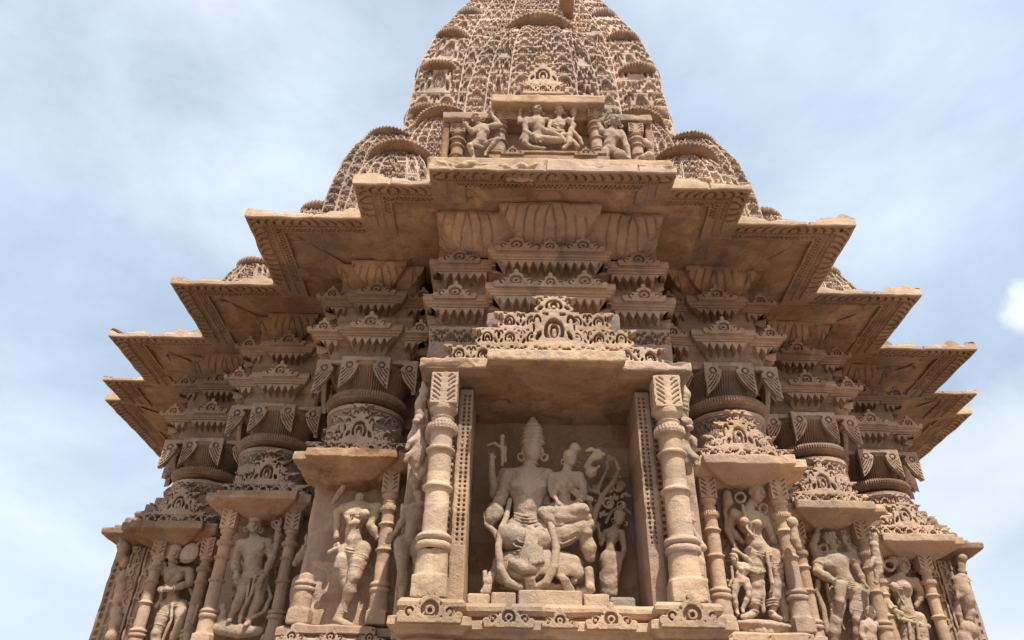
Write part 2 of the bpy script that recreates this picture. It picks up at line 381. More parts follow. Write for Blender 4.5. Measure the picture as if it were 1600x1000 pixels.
EAVE = mir([(1.13, 4.80), (1.13, 5.0), (1.86, 5.0), (1.86, 5.48), (3.02, 5.48), (3.02, 6.61), (4.19, 6.61), (4.19, 7.72), (5.38, 7.72), (5.38, 8.84), (5.97, 8.84), (5.97, 9.43), (6.2, 9.43), (6.2, 12.4)])
def eave_disp(s, L, o, z):
    dn = np.zeros_like(s); dz = np.zeros_like(s)
    # slanted flutes just inside the lip
    m = (o < -.035) & (o > -.135) & (z < 6.56)
    q = ((s+.35*(o+.08)*np.sign(s+1e-6)*1.2+8*(o+.085)**2*np.sign(s+1e-6)) / .085) % 1
    dz = dz+np.where(m & (np.abs(q-.5) < .13), .028, 0)
    # row of tiny beads, then a row of square sinkings
    m = (o < -.165) & (o > -.20) & (z < 6.60); dz = dz+np.where(m & ((s/.028) % 1 < .4), .012, 0)
    m = (o < -.235) & (o > -.262) & (z < 6.60); dz = dz+np.where(m & ((s/.042) % 1 < .5), .03, 0)
    m = (o < -.272) & (o > -.292) & (z < 6.60); dz = dz+np.where(m & (((s/.042)+.5) % 1 < .5), .03, 0)
    # worn upper edge of the lip
    up = SS(6.555, 6.60, z)*SS(-.35, -.02, o)
    xx = s+L*3.7+L*L
    wv = fbm(xx, 0*s, L+0*s, 3.2, 4, 3)
    bmp = SS(.25, .6, vn(xx, 0*s, L+0*s, 3.6, 8))*(L < 1.3)
    dz = dz+up*(.05*SS(.0, .7, wv)-.05*SS(-.05, -.6, wv)+.05*bmp); dn = dn-.02*(z > 6.515)*(np.abs(((xx+.2)/.85) % 1-.5) > .488); dn = dn-up*.05*SS(0, .7, -wv)
    bt = (L > 2)*SS(.35, .75, np.exp(-((s+.32)/.24)**2)+.35*fbm(s, 0*s, 0*s, 9, 3, 3))+(L > 2)*.6*SS(.3, .7, np.exp(-((s+.85)/.16)**2)+.3*fbm(s, 0*s, 0*s, 11, 6, 3))
    dz = dz-up*.07*bt; dn = dn-(z > 6.53)*.05*bt
    return dn, dz
EP = [(-1.2, 6.62), (-.31, 6.62), (-.31, 6.575), (-.225, 6.565), (-.21, 6.55), (-.15, 6.545), (-.14, 6.525), (-.03, 6.505), (-.008, 6.508)]
mk('lip', sweep(EAVE, [(-.010, 6.509), (0, 6.52), (0, 6.605), (-.06, 6.625), (-.4, 6.68), (-.9, 6.8)], .012, .0095, eave_disp, wamp=.009, wf=6), M_PALE, temple, False, TL)  # paler than the underside: sunlight on the edge put into the colour
ev = tp('eave', sweep(EAVE, EP, .011, .0095, eave_disp, wamp=.009, wf=6), M_EAVE)
def soff_disp(s, L, o, z):
    q = fbm(s, o, L+0*s, 2.3, 3, 3)
    return 0*s, .05*q+.035*SS(.1, .5, q)
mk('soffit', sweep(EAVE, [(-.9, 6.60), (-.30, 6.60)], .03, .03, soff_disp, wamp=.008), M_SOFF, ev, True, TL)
# the broken stretch in the middle of the front lip, a raw pale break
s = Sdf((-1.35, 4.6, 6.48), (.45, 5.3, 6.78), .014)
for i in range(26):
    x = -1.02+i*.046; zz = 6.615+.03*sin(i*1.3)+.02*sin(i*.47); dpt = .035+.025*sin(i*.9)
    s.ell((x, 4.86+dpt, zz), (.06, .05+.02*sin(i*2.1), .035), .03)
s.wear(.012, 20, 3); mk('broken_edge', s.mesh(), M_PALE, ev, False, TL)
# lotus coves under the soffit, one per projection
COVE = mir([(.50, 5.28), (.50, 5.42), (1.12, 5.42), (1.12, 6.1)])
def petal(w):
    def f(s, L, o, z):
        a = s/w; q = (a+np.sign(s)*(1.6*(z-6.4)+9*(z-6.40)**2)) % 1
        sl = np.clip(1.3-np.abs(q-.5)/.10, 0, 1)*SS(6.26, 6.31, z)*SS(6.58, 6.52, z)
        return -.024*sl*(vn(s, 0*s, L, 3, 4) > -.45), 0*s
    return f
CP = [(-.34, 6.26), (-.26, 6.29), (-.17, 6.34), (-.08, 6.41), (-.03, 6.47), (0, 6.53), (0, 6.555), (-.03, 6.56), (-.03, 6.60)]
tp('lotus_cove', sweep(COVE, CP, .01, .012, petal(.10), wamp=.016), M_EAVE)
for sg in (-1, 1):
    for cx, fy, hw in ((1.80, 6.24, .47), (2.98, 7.27, .47), (4.1, 8.22, .47)):
        pt = [(cx*sg-hw, fy+.5), (cx*sg-hw, fy+.08), (cx*sg-.3, fy+.08), (cx*sg-.3, fy), (cx*sg+.3, fy), (cx*sg+.3, fy+.08), (cx*sg+hw, fy+.08), (cx*sg+hw, fy+.5)]
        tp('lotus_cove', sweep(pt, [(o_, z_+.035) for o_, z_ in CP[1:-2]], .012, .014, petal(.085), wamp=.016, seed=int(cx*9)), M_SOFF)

# ================================================================== banded brackets
def drops(w, zb, o0=-.15):
    def f(s, L, o, z):
        dn = np.where(z < zb-.122, (-.035-o)*SS(-.2, .0, zigzag(s, z, w, zb-.225, zb-.14))*SS(zb-.122, zb-.128, z), 0)
        m = (o > -.1) & (z < zb-.09)
        dn = dn+np.where((np.abs(z-(zb-.012)) < .008) & (o > -.01), -.01, 0)
        return dn, 0*s
    return f
def band_prof(zt): return [(-.32, zt-.36), (-.24, zt-.36), (-.21, zt-.30), (-.17, zt-.24), (-.12, zt-.17), (-.08, zt-.13), (-.07, zt-.12), (-.045, zt-.115), (-.04, zt-.10), (-.02, zt-.09), (-.016, zt-.075), (0, zt-.07), (0, zt), (-.02, zt+.01), (-.25, zt+.02)]
def crest_mesh(sc=1., seed=0, y0=-.022, th=.05):
    H = np.hypot
    def out_(x, z):
        a = np.abs(x)/sc; z = z/sc
        d = H(a, z-.055)-.068
        d = np.minimum(d, H(a, z-.135)-.020); d = np.minimum(d, np.maximum(a-.012, np.abs(z-.12)-.03))
        d = np.minimum(d, H(a-.095, z-.035)-.036); d = np.minimum(d, H(a-.145, z-.02)-.024); d = np.minimum(d, np.maximum(a-.16, np.abs(z)-.014))
        return d*sc
    def cv(x, z):
        a = np.abs(x)/sc; z = z/sc
        d = np.maximum(np.abs(H(a, z-.048)-.036)-.010, .02-z)
        d = np.minimum(d, H(a, z-.046)-.012)
        d = np.minimum(d, np.maximum(np.abs(H(a-.102, z-.038)-.018)-.006, -(a+z*.8-.115)))
        d = np.minimum(d, np.maximum(np.abs(H(a-.03, z-.12)-.05)-.006, H(a-.075, z-.09)-.03))
        return d*sc
    s = Sdf((-.2*sc, y0-.02, -.04*sc), (.2*sc, y0+th+.02, .18*sc), .007)
    s.panel(out_, 0, .19*sc, -.03*sc, .17*sc, y0, y0+th, cv, .035)
    s.wear(.004, 22, seed); return s.mesh()
CREST = [crest_mesh(1., 1), crest_mesh(.72, 2), crest_mesh(1.35, 3), crest_mesh(1.25, 4, -.026)]
def half_crest(vf, flip):   # crest seen folded round a corner: keep one side of it
    v, f = vf; m = (v[:, 0][f].mean(1)*flip) > -.02
    return v, f[m]
def put(vf, x, y, z, rz=0):
    v = vf[0].copy(); c, s_ = cos(rz), sin(rz)
    v[:, 0], v[:, 1] = vf[0][:, 0]*c-vf[0][:, 1]*s_, vf[0][:, 0]*s_+vf[0][:, 1]*c
    return v+np.array([x, y, z]), vf[1]
def add_band(par, L, name, path, zt, crests, mat, w=.075, seed=0, loc=(0, 0, 0)):
    b = mk(name, sweep(path, band_prof(zt), .0095, .010, drops(w, zt), wamp=.004, seed=seed), mat, par, False, loc)
    for (x, y, k, rz) in crests: mk('crest', put(CREST[k], x, y, zt-.045, rz), mat, b, False, loc)
    return b

# ---- the capital of a wall pilaster, local origin in its front plane
LWI = lambda z: np.where(z > 5.385, 1, .178-.172*np.clip((5.385-z)/.315, 0, 1)**2.1-.035*np.exp(-((z-5.37)/.018)**2))
def leaf_out(hw, left=True, right=True):
    def f(x, z):        # z from 5.08 to 5.43, x from the middle of the plate
        d = np.maximum(np.abs(x)-hw, np.maximum(5.06-z, z-5.43))
        lw = LWI(z); e = 9.
        if right: e = np.minimum(e, (hw-x)-lw)
        if left: e = np.minimum(e, (hw+x)-lw)
        return np.maximum(d, np.minimum(e*.8, 5.392-z))
    return f
def leaf_cav(hw):
    def f(x, z):
        a = np.abs(x); e = hw-a
        q = z-.9*e-4*e**2
        sl = np.abs(((q/.046) % 1)-.5)*.046-.0085
        edge = np.maximum(.016-(hw-a), np.maximum(5.08-z, z-5.385))
        inner = .014-(LWI(z)-e)
        d = np.maximum(np.maximum(sl, edge), inner)
        d2 = np.abs(np.hypot(e-.085, z-5.335)-.030)-.007
        d3 = np.maximum(np.abs(z-5.335)-.02, a-(hw*.35))
        return np.minimum(np.maximum(d, z-5.30), np.maximum(d2, inner))
    return f
def make_capital(label, loc, group, seed=0, damage=0.):
    t = thing('pilaster_capital', label, 'capital', loc, group)
    LO = (0, 0, 0)
    CY = .36
    def pat(th, z, r):
        arc = r*th; v = (z-4.70)/.14; u = ((arc/.13) % 1)*2-1
        return -.035*SS(.05, -.05, motif(u, v % 1))*SS(4.70, 4.705, z)*SS(4.845, 4.83, z)
    mk('drum', revolve((0, CY+.03, 0), [(.36, 4.42), (.37, 4.45), (.37, 4.85), (.385, 4.86), (.385, 4.90), (.31, 4.925), (.25, 4.93)], 420, .009, pat, seed=seed), M_PINK, t)
    rib = lambda n, dd, a, b: (lambda th, z, r: -dd*(.5+.5*np.cos(n*th))*SS(a, a+.02, z)*SS(b, b-.02, z))
    mk('ribbed_cushion', revolve((0, CY, 0), [(.25, 4.91), (.25, 4.94), (.33, 4.945), (.38, 4.965), (.405, 4.99), (.41, 5.015), (.39, 5.045), (.33, 5.06), (.27, 5.065)], 560, .009, rib(96, .012, 4.965, 5.06), seed=seed+1), M_BROWN, t)
    mk('ribbed_bell', revolve((0, CY+.08, 0), [(.26, 5.06), (.30, 5.075), (.31, 5.11), (.325, 5.16), (.35, 5.23), (.385, 5.30), (.42, 5.35), (.43, 5.385), (.3, 5.39)], 560, .009, rib(84, .018, 5.10, 5.35), seed=seed+2), M_BROWN, t)
    # leaf-hung abacus plates: projecting middle plate, two side plates, two on the flanks
    s = Sdf((-.56, -.03, 5.04), (.56, .62, 5.50), .0085)
    s.panel(leaf_out(.245), 0, .245, 5.06, 5.43, 0, .06, leaf_cav(.245), .035)
    s.panel(leaf_out(.15, True, False), -.36, .15, 5.06, 5.43, .07, .13, leaf_cav(.15), .035)
    s.panel(leaf_out(.15, False, True), .36, .15, 5.06, 5.43, .07, .13, leaf_cav(.15), .035)
    for sg in (-1, 1):      # flank plates, the same shape turned sideways
        fo, fc = leaf_out(.22), leaf_cav(.22)
        def fl(X, Y, Z, sg=sg):
            xx = X*sg; d = np.maximum(fo(Y-.33, Z), np.maximum(.46-xx, xx-.51))
            return np.maximum(d, -np.maximum(fc(Y-.33, Z), (.48-xx)))
        s.op(fl, (min(sg*.44, sg*.53), .1, 5.06), (max(sg*.44, sg*.53), .56, 5.43))
    s.box((0, .33, 5.415), (.50, .25, .018), .004); s.box((0, .14, 5.41), (.245, .14, .02), .004)
    s.wear(.004, 18, seed, damage*.05)
    mk('leaf_abacus', s.mesh(), M_PINK, t)
    path = [(-.61, .60), (-.61, .05), (-.33, .05), (-.33, -.03), (.33, -.03), (.33, .05), (.61, .05), (.61, .60)]
    cr = [(0, -.03, 3, 0), (-.50, .05, 0, 0), (.50, .05, 0, 0), (-.61, .28, 3, -pi/2), (.61, .28, 3, pi/2)]
    add_band(t, None, 'bracket_band', path, 5.80, cr, M_BUFF, seed=seed)
    path2 = [(x*.97, y+.03) for x, y in path]
    add_band(t, None, 'bracket_band', path2, 6.24, [(a*.97, b+.03, c, d) for a, b, c, d in cr], M_BROWN, seed=seed+3)
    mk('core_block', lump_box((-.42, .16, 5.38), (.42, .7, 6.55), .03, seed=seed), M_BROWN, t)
    def cren(s_, L, o, z): return np.where((s_/.09) % 1 < .45, -.03, 0.), 0*s_
    mk('notched_course', sweep(path, [(-.16, 5.79), (-.16, 5.90)], .012, .02, cren), M_BROWN, t)
    return t
caps = []
for sg, side in ((-1, 'left'), (1, 'right')):
    for i, (cx, fy, ds_) in enumerate(((1.80, 6.32, 'nearest the central niche'), (2.99, 7.35, 'second from the central niche'), (4.10, 8.3, 'at the corner of the wall'))):
        dmg = .9 if (sg == 1 and i == 0) else .25
        c = make_capital('ribbed leaf-hung capital on the %s, %s' % (side, ds_), (sg*cx, fy, 0), 'pilaster capitals under the eave', seed=i*7+(sg > 0)*40, damage=dmg)
        caps.append(c)
# the flank of the temple shows one more edge-on each side
scan()
for sg, side in ((-1, 'left'), (1, 'right')):
    c = copy_tree(caps[2 if sg < 0 else 5]); c.location = (sg*4.78, 9.25, 0); c.rotation_euler = (0, 0, sg*pi/2)
    c['label'] = 'edge-on pilaster capital on the %s flank of the temple, seen beyond the corner capital' % side

# ---- central stack of bands above the main niche
t = thing('bracket_stack', 'stacked jutting bands with hanging triangle drops above the main niche gable', 'bracket', (0, 5.9, 5.1)); LO = (0, 5.9, 5.1)
for zt, k, mt in ((6.19, .98, M_BROWN), (5.76, 1., M_BUFF)):
    pth = mir([(.605*k, 5.5), (.605*k, 5.7), (1.20*k, 5.7), (1.20*k, 6.3)])
    add_band(t, None, 'bracket_band', pth, zt, [(0, 5.5, 0, 0), (-.32, 5.5, 3, 0), (.32, 5.5, 3, 0), (-.90*k, 5.7, 3, 0), (.90*k, 5.7, 3, 0)], mt, .078, int(zt*9), LO)
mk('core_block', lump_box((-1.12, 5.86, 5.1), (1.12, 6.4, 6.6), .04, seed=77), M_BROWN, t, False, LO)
def scroll(s_, L, o, z):
    q = fbm(s_, z, 0*s_, 22, 9, 2); d = motif(((s_/.16) % 1)*2-1, (z-5.24)/.16)
    return -.05*SS(.06, -.06, d)*SS(5.24, 5.25, z)*SS(5.41, 5.40, z)+.012*q, 0*s_
pth = mir([(.56, 5.56), (.56, 5.76), (1.12, 5.76), (1.12, 6.3)])
mk('scroll_course', sweep(pth, [(-.3, 5.0), (-.02, 5.02), (0, 5.08), (0, 5.22), (.0, 5.43), (-.15, 5.44), (-.15, 6.3)], .009, .009, scroll, wamp=.008), M_PINK, t, False, LO)

# ================================================================== gables, pillars and niches
def gable(w, h, n, y0, zb, th=.09, top=1., seed=0, lean=.22, chip=0., c=0., ws=(1, .74, .54, .19)):
    rh = h/n
    n = len(ws)
    rh = h/n
    def hwid(r): return w*ws[r]
    def out_(x, z):
        a = np.abs(x); d = 9.
        for r in range(n):
            z0 = zb+r*rh; q = z-z0; hw = hwid(r)-.045+lean*q+.035*np.sin(np.clip(q/rh, 0, 1)*pi*2.5)
            d = np.minimum(d, np.maximum(a-hw, np.maximum(z0-.01-z, z-z0-rh)))
        return d
    def cv(x, z):
        d = 9.
        for r in range(n):
            z0 = zb+r*rh; hw = hwid(r); m = max(1, int(round((hw*2/(rh*(1.25 if w > .6 else 1.15))-1)/2)))*2+1 if r < n-1 else 1
            cw = (hw*2-.03)/m; u = (((x+hw-.015)/cw) % 1)*2-1; v = (z-z0)/rh
            dd = motif(u, v)*min(cw/2, rh)
            dd = np.maximum(dd, np.maximum(z0+.006-z, z-z0-rh+.006)); dd = np.maximum(dd, np.abs(x)-hw-.02)
            d = np.minimum(d, dd)
        k = rh*1.05; z1 = zb+rh*(n-3)+.01; R = (np.abs(x) < k) & (z > z1) & (z < z1+2*rh-.01)
        big = motif(x/k, (z-z1)/(2*rh))*k
        d = np.where(R, np.minimum(big, 9), d)
        return d
    s = Sdf((c-w-.1, y0-.03, zb-.03), (c+w+.1, y0+th+.03, zb+h+.04), .0075)
    s.panel(out_, c, w+.06, zb-.01, zb+h+.02, y0, y0+th, cv, th*.82 if th > .085 else th*1.2)
    s.wear(.006, 20, seed, chip); return s.mesh()
def pillar(label, x, y, z0, z1, R, group, mat=None, seed=0, broken=False, leafy=True):
    mat = mat or M_PALE; Hh = z1-z0; t = thing('pillar', label, 'pillar', (x, y, z0), group); L = (x, y, z0)
    if not broken:
        b = R*1.18; bz0, bz1 = z0+.84*Hh, z1
        def cvy(xx, z):
            a = np.abs(xx)-.0; per = .042; q = z-.9*a+5.*(a-b*.45)**2; sl = np.abs(((q/per) % 1)-.5)*per-.007
            return np.maximum(np.maximum(sl, .012-np.abs(a-b*.12)), np.maximum(np.maximum(a-b*.82, np.abs(a-b*.5-.2*(z-bz0)*0)-b*.32), np.maximum(bz0+.02-z, z-bz1+.02)))
        s = Sdf((x-b*1.3, y-b*1.3, bz0-.02), (x+b*1.3, y+b*1.3, bz1+.02), .0075)
        def bx(X, Y, Z):
            d = np.maximum(np.abs(X-x)-b, np.maximum(np.abs(Y-y)-b, np.maximum(bz0-Z, Z-bz1)))
            d = np.maximum(d, -np.maximum(cvy(X-x, Z), Y-(y-b+.02)))
            return np.maximum(d, -np.maximum(cvy(Y-y, Z), b-.02-np.abs(X-x)))
        s.op(bx, (x-b, y-b, bz0), (x+b, y+b, bz1)); s.wear(.003, 20, seed); mk('capital', s.mesh(), mat, t, False, L)
    P = [(1.12, .195), (1.35, .20), (1.42, .212), (1.35, .224), (1.1, .228), (1.36, .235), (1.44, .245), (1.3, .258), (1.04, .262), (1.0, .27), (.98, .45), (1.22, .455), (1.25, .465), (1.0, .475), (.97, .48), (.95, .618), (1.2, .624), (1.24, .634), (.98, .642), (.95, .65), (.94, .715), (1.28, .722), (1.36, .738), (1.3, .752), (.95, .756), (.90, .775), (1.0, .785), (.78, .792), (.85, .805), (1.12, .818), (1.2, .84), (1.0, .842)]
    if broken: P = P[:10]+[(.9, .30), (.3, .315), (0.01, .318)]
    P = [(r*R, z*Hh) for r, z in P]
    nb = 26
    mk('shaft', revolve((x, y, z0), P, 120, .008, lambda th, z, r: np.where((z > .722*Hh) & (z < .752*Hh), -.008*(np.cos(nb*th) > .2), 0), seed=seed, wamp=.0045), mat, t, True, L)
    s = Sdf((x-R*1.7, y-R*1.7, z0-.02), (x+R*1.7, y+R*1.7, z0+.22*Hh), .009)
    s.lathe((x, y, z0), [(R*1.36, 0), (R*1.36, .06*Hh), (R*1.26, .12*Hh), (R*1.18, .2*Hh)]); s.box((x, y, z0+.045*Hh), (R*1.38, R*1.3, .045*Hh), .008, .02)
    s.wear(.006, 12, seed, .012 if not broken else .05); mk('base', s.mesh(), mat, t, False, L)
    return t

# ---- main niche: a shrine frame of jambs, back slab, roof slab and gable
t = thing('main_niche', 'deep central niche frame with carved jambs, stained roof slab and pierced gable', 'niche', (0, 5.4, 2.78)); L = (0, 5.4, 2.78)
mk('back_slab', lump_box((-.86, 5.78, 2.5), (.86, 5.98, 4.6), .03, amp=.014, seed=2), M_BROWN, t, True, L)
for sg in (-1, 1):
    s = Sdf((min(sg*.60, sg*1.24), 5.12, 2.7), (max(sg*.60, sg*1.24), 6.1, 4.62), .0095)
    s.box((sg*.70, 5.58, 3.62), (.055, .36, .85), .006); s.box((sg*.80, 5.62, 3.62), (.055, .34, .85), .006)
    s.box((sg*1.03, 6.0, 3.62), (.19, .07, .9), .01)
    for kx, pit, wd, yf in ((.675, .036, .009, 5.22), (.712, .036, .008, 5.22), (.79, .05, .014, 5.28), (.825, .07, .01, 5.28)):
        def holes(X, Y, Z, kx=kx, pit=pit, wd=wd, yf=yf):
            q = np.abs(((Z/pit) % 1)-.5)*pit; qq = np.abs(X-sg*kx)
            return np.maximum(np.maximum(q+qq*.6-pit*.36, qq-wd), np.maximum(Y-(yf+.03), np.maximum(3.22-Z, Z-4.43)))
        s.op(holes, (min(sg*(kx-.03), sg*(kx+.03)), 5.1, 3.2), (max(sg*(kx-.03), sg*(kx+.03)), 5.32, 4.45), sub=True)
    s.wear(.006, 10, 7+sg, .01); mk('jamb', s.mesh(), M_BUFF, t, False, L)
s = Sdf((-1.15, 4.8, 4.3), (1.15, 6.0, 4.68), .0125)
def roofslab(hw, yf):
    def f(X, Y, Z):
        low = np.clip(4.55-Z, 0, 1)
        return np.maximum(np.maximum(np.abs(X)-(hw-low*1.1), (yf+low*1.6)-Y), np.maximum(np.maximum(Z-4.635, Y-5.95), (4.52-.10*(Y-5.0))-Z))
    return f
s.op(roofslab(.53, 4.90), (-.55, 4.85, 4.35), (.55, 5.97, 4.65)); s.op(roofslab(1.06, 5.02), (-1.08, 4.95, 4.35), (1.08, 5.97, 4.65))
for c_, r_ in (((-.42, 5.45, 4.46), (.075, .05, .05)), ((.12, 5.55, 4.46), (.05, .03, .03)), ((.25, 5.33, 4.48), (.04, .03, .02))): s.ell(c_, r_, 0., sub=True)
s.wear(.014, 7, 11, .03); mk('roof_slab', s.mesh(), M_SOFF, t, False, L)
s = Sdf((-1.12, 4.8, 4.52), (1.12, 5.2, 4.72), .011)
s.box((0, 4.93, 4.60), (.535, .05, .048), .006); s.box((-.80, 5.05, 4.59), (.27, .05, .043), .006); s.box((.80, 5.05, 4.59), (.27, .05, .043), .006)
s.wear(.012, 12, 5, .04); mk('lip', s.mesh(), M_PALE, t, False, L)
g_ = mk('gable', gable(.88, .66, 4, 5.06, 4.63, .10, seed=3, chip=.01), M_PALE, t, False, L)
s = Sdf((-.62, 5.1, 4.6), (.62, 5.6, 5.36), .013)
s.box((0, 5.38, 4.9), (.56, .20, .30), .01); s.box((0, 5.24, 5.18), (.12, .07, .15), .03, .05); s.box((0, 5.30, 5.09), (.53, .10, .08), .01); s.wear(.012, 12, 8, .03)
mk('gable_backing', s.mesh(), M_GREY, t, False, L)
for sg, side in ((-1, 'left'), (1, 'right')):
    pillar('large ringed pillar at the %s side of the main niche' % side, sg*.86, 5.10, 2.80, 4.50, .088, 'large pillars of the main niche', seed=sg+5)
# ledge below
t = thing('niche_ledge', 'moulded stone ledge under the main niche with small horseshoe crests', 'ledge', (0, 5.2, 2.3)); L = (0, 5.2, 2.3)
pth = mir([(.60, 5.06), (.60, 4.95), (1.06, 4.95), (1.06, 5.9)])
mk('moulding', sweep(pth, [(-.6, 2.80), (-.06, 2.80), (-.03, 2.795), (-.012, 2.77), (-.012, 2.745), (-.03, 2.72), (-.07, 2.712), (-.07, 2.695), (-.01, 2.685), (.03, 2.67), (.035, 2.62), (.0, 2.60), (-.02, 2.575), (-.08, 2.56), (-.08, 2.53), (-.02, 2.51), (.0, 2.45), (-.03, 2.38), (-.1, 2.34), (-.1, 2.0)], .012, .010, wamp=.009, wf=7), M_BUFF, t, False, L)
for x, k in ((-.83, 3), (.83, 3), (0, 1), (-.33, 0), (.33, 0)):
    mk('crest', put(CREST[k], x, 4.95-.03 if abs(x) > .6 else 5.03, 2.645), M_BUFF, t, False, L)
# loose blocks in front of the statue
bl = [(730, 766, 927), (766, 808, 924), (808, 910, 920), (910, 952, 927), (952, 994, 932)]
nm = ['plain cut block at the left end of the row below the seated god', 'second block from the left in the row below the seated god', 'widest pale block in the middle of the row below the seated god', 'block right of the widest one in the row below the seated god', 'pitted grey block at the right end of the row below the seated god']
for i, (a, b, yt) in enumerate(bl):
    y = [5.30, 5.27, 5.20, 5.28, 5.38][i]; A = px(a, yt, y); B = px(b, yt, y)
    o = mk('stone_block', lump_box((A[0]+.003, y, 2.79), (B[0]-.003, y+.2, A[2]), .012, .008, .006, .01, i), M_GREY if i == 4 else M_PALE, None, False, (float(A[0]), y, 2.79)); tag(o, nm[i], 'block', 'stone blocks below the seated god')

# ---- side niches
def wedge(hw, yf, zt, fh, back, sl=1.5, drop=.16):
    def f(X, Y, Z):
        low = np.clip(zt-fh-Z, 0, 1)*sl
        return np.maximum(np.maximum(np.abs(X)-(hw-low), (yf+low)-Y), np.maximum(np.maximum(Z-zt, Y-back), zt-fh-drop-Z))*.75
    return f
def side_niche(cx, fy, label, gl, seed, sg, chip=.02, corner=False):
    t = thing('side_niche', label, 'niche', (cx, fy, 2.85), 'side niches between pilasters'); L = (cx, fy, 2.85)
    def Wd(X, Y, Z, f): return f(X-cx, Y-fy, Z)
    s = Sdf((cx-.62, fy-.45, 3.98), (cx+.62, fy+.36, 4.34), .012)
    for hw, yf in ((.40, -.36), (.53, -.28)):
        f = wedge(hw, yf, 4.29, .085, .33, 2.2, .12); s.op(lambda X, Y, Z, f=f: f(X-cx, Y-fy, Z), (cx-hw, fy+yf, 4.03), (cx+hw, fy+.33, 4.3))
    s.wear(.010, 9, seed, chip); mk('cornice', s.mesh(), M_SOFF if sg < 0 else M_BUFF, t, False, L)
    gv, gf = gable(.47, .52, 4, 0, 0, .08, seed=seed, chip=chip*.3, lean=.10, ws=(1, .72, .46, .21)); gv = gv+np.array([cx, fy-.20, 4.285])
    mk('gable', (gv, gf), M_PINK if sg < 0 else M_PALE, t, False, L)  # left gables darker than right: shade on that side put into the colour
    mk('stepped_backing', lump_box((cx-.42, fy-.07, 4.25), (cx+.42, fy+.2, 4.45), .02, seed=seed), M_GREY, t, False, L)
    pc = sg*((1.70, 2.83, 3.95)[(0 if fy < 7 else 1 if fy < 8 else 2)])
    mk('back_slab', lump_box((pc-.43, fy+.14, 2.4), (pc+.43, fy+.32, 4.2), .03, amp=.035 if (sg < 0 and seed < 63) else .02, chip=.03, seed=seed+2), M_BUFF, t, True, L)
    pth = [(pc-.46, fy+.3), (pc-.46, fy-.16), (pc-.33, fy-.16), (pc-.33, fy-.24), (pc+.33, fy-.24), (pc+.33, fy-.16), (pc+.46, fy-.16), (pc+.46, fy+.3)]
    b = mk('ledge', sweep(pth, [(-.5, 2.86), (-.04, 2.86), (0, 2.84), (.0, 2.79), (-.05, 2.775), (-.05, 2.755), (.01, 2.745), (.03, 2.72), (.03, 2.67), (-.03, 2.64), (-.1, 2.6), (-.1, 2.4)], .02, .014, wamp=.014, wf=7, seed=seed), M_BUFF, t, False, L)
    for x in (-.3, 0, .3): mk('crest', put(CREST[1], pc+x, fy-.26, 2.72), M_BUFF, b, False, L)
    return t
SN = [(1.73, 6.34, 'nearest the main niche'), (2.86, 7.39, 'in the middle of that half'), (4.12, 8.34, 'at the corner')]
fig_l = ['holding the headless woman', 'holding the crowned man with four arms', 'holding the woman with a round mirror']
fig_r = ['holding the tall woman with a small attendant', 'holding the turning crowned man', 'holding the woman bent over a looped cloth']
for sg, side, ff in ((-1, 'left', fig_l), (1, 'right', fig_r)):
    for i, (cx, fy, wh) in enumerate(SN):
        x = sg*cx
        side_niche(x, fy, '%s side niche %s' % (side, ff[i]), None, 60+i*5+(sg > 0), sg, .03 if i == 0 else .02)
        for ps, pn in ((-1, 'left'), (1, 'right')):
            brk = (sg < 0 and i == 0 and ps == -1)
            inner = (ps != sg)
            lb = 'slender ringed pillar on the %s of the niche %s' % (pn, ff[i].replace('holding', 'with'))
            if brk: lb = 'broken pillar stump left of the headless woman'
            pc, ph = ((1.70, .31), (2.83, .32), (3.95, .265))[i]
            pillar(lb, sg*pc+ps*ph, fy-.10, 2.87, 4.17, .062, 'slender pillars of the side niches', M_BUFF, 80+i*9+ps+sg*3, broken=brk)

# ---- far corner: jagged cornice stub, flank mouldings
for sg, side in ((-1, 'left'), (1, 'right')):
    t = thing('corner_cornice', 'stepped stub of cornice jutting from the %s edge of the temple wall' % side, 'cornice', (sg*4.9, 8.6, 4.1)); L = (sg*4.9, 8.6, 4.1)
    s = Sdf((min(sg*4.45, sg*5.4), 8.2, 3.95), (max(sg*4.45, sg*5.4), 9.9, 4.95), .016)
    f = wedge(.36, 0, 4.27, .07, 1.4, 1.6, .13); s.op(lambda X, Y, Z: f(X-sg*4.64, Y-8.30, Z-.04), (min(sg*4.4, sg*5.3), 8.2, 4.0), (max(sg*4.4, sg*5.3), 9.8, 4.3))
    mk('slab', s.wear(.012, 9, 4, .02).mesh(), M_BROWN, t, False, L)
    s = Sdf((min(sg*4.3, sg*5.2), 8.3, 4.2), (max(sg*4.3, sg*5.2), 9.9, 4.98), .016)
    for q in range(6): s.box((sg*(4.60-.05*q), 8.95, 4.34+.085*q), (.34-.045*q, .5, .045), .008); s.box((sg*(4.86-.085*q), 8.52, 4.345+.085*q), (.03, .08, .032), .006)
    mk('stepped_courses', s.wear(.01, 10, 6, .02).mesh(), M_BROWN, t, False, L)
    def fl(s_, L_, o, z):
        q = (z/.085) % 1; return np.where((np.abs(s_) < .05) & (q < .5), -.03, 0)+np.where((np.abs(np.abs(s_)-.09) < .012), -.02, 0), 0*s_
    pth = [(4.5, 8.52), (4.78, 8.52), (4.78, 8.7), (4.95, 8.7), (4.95, 9.9)]
    if sg < 0: pth = [(-x, y) for x, y in pth[::-1]]
    o = mk('flank_moulding', sweep(pth, [(0, 2.3), (0, 4.1)], .014, .02, fl, wamp=.01), M_BUFF, t, False, L)

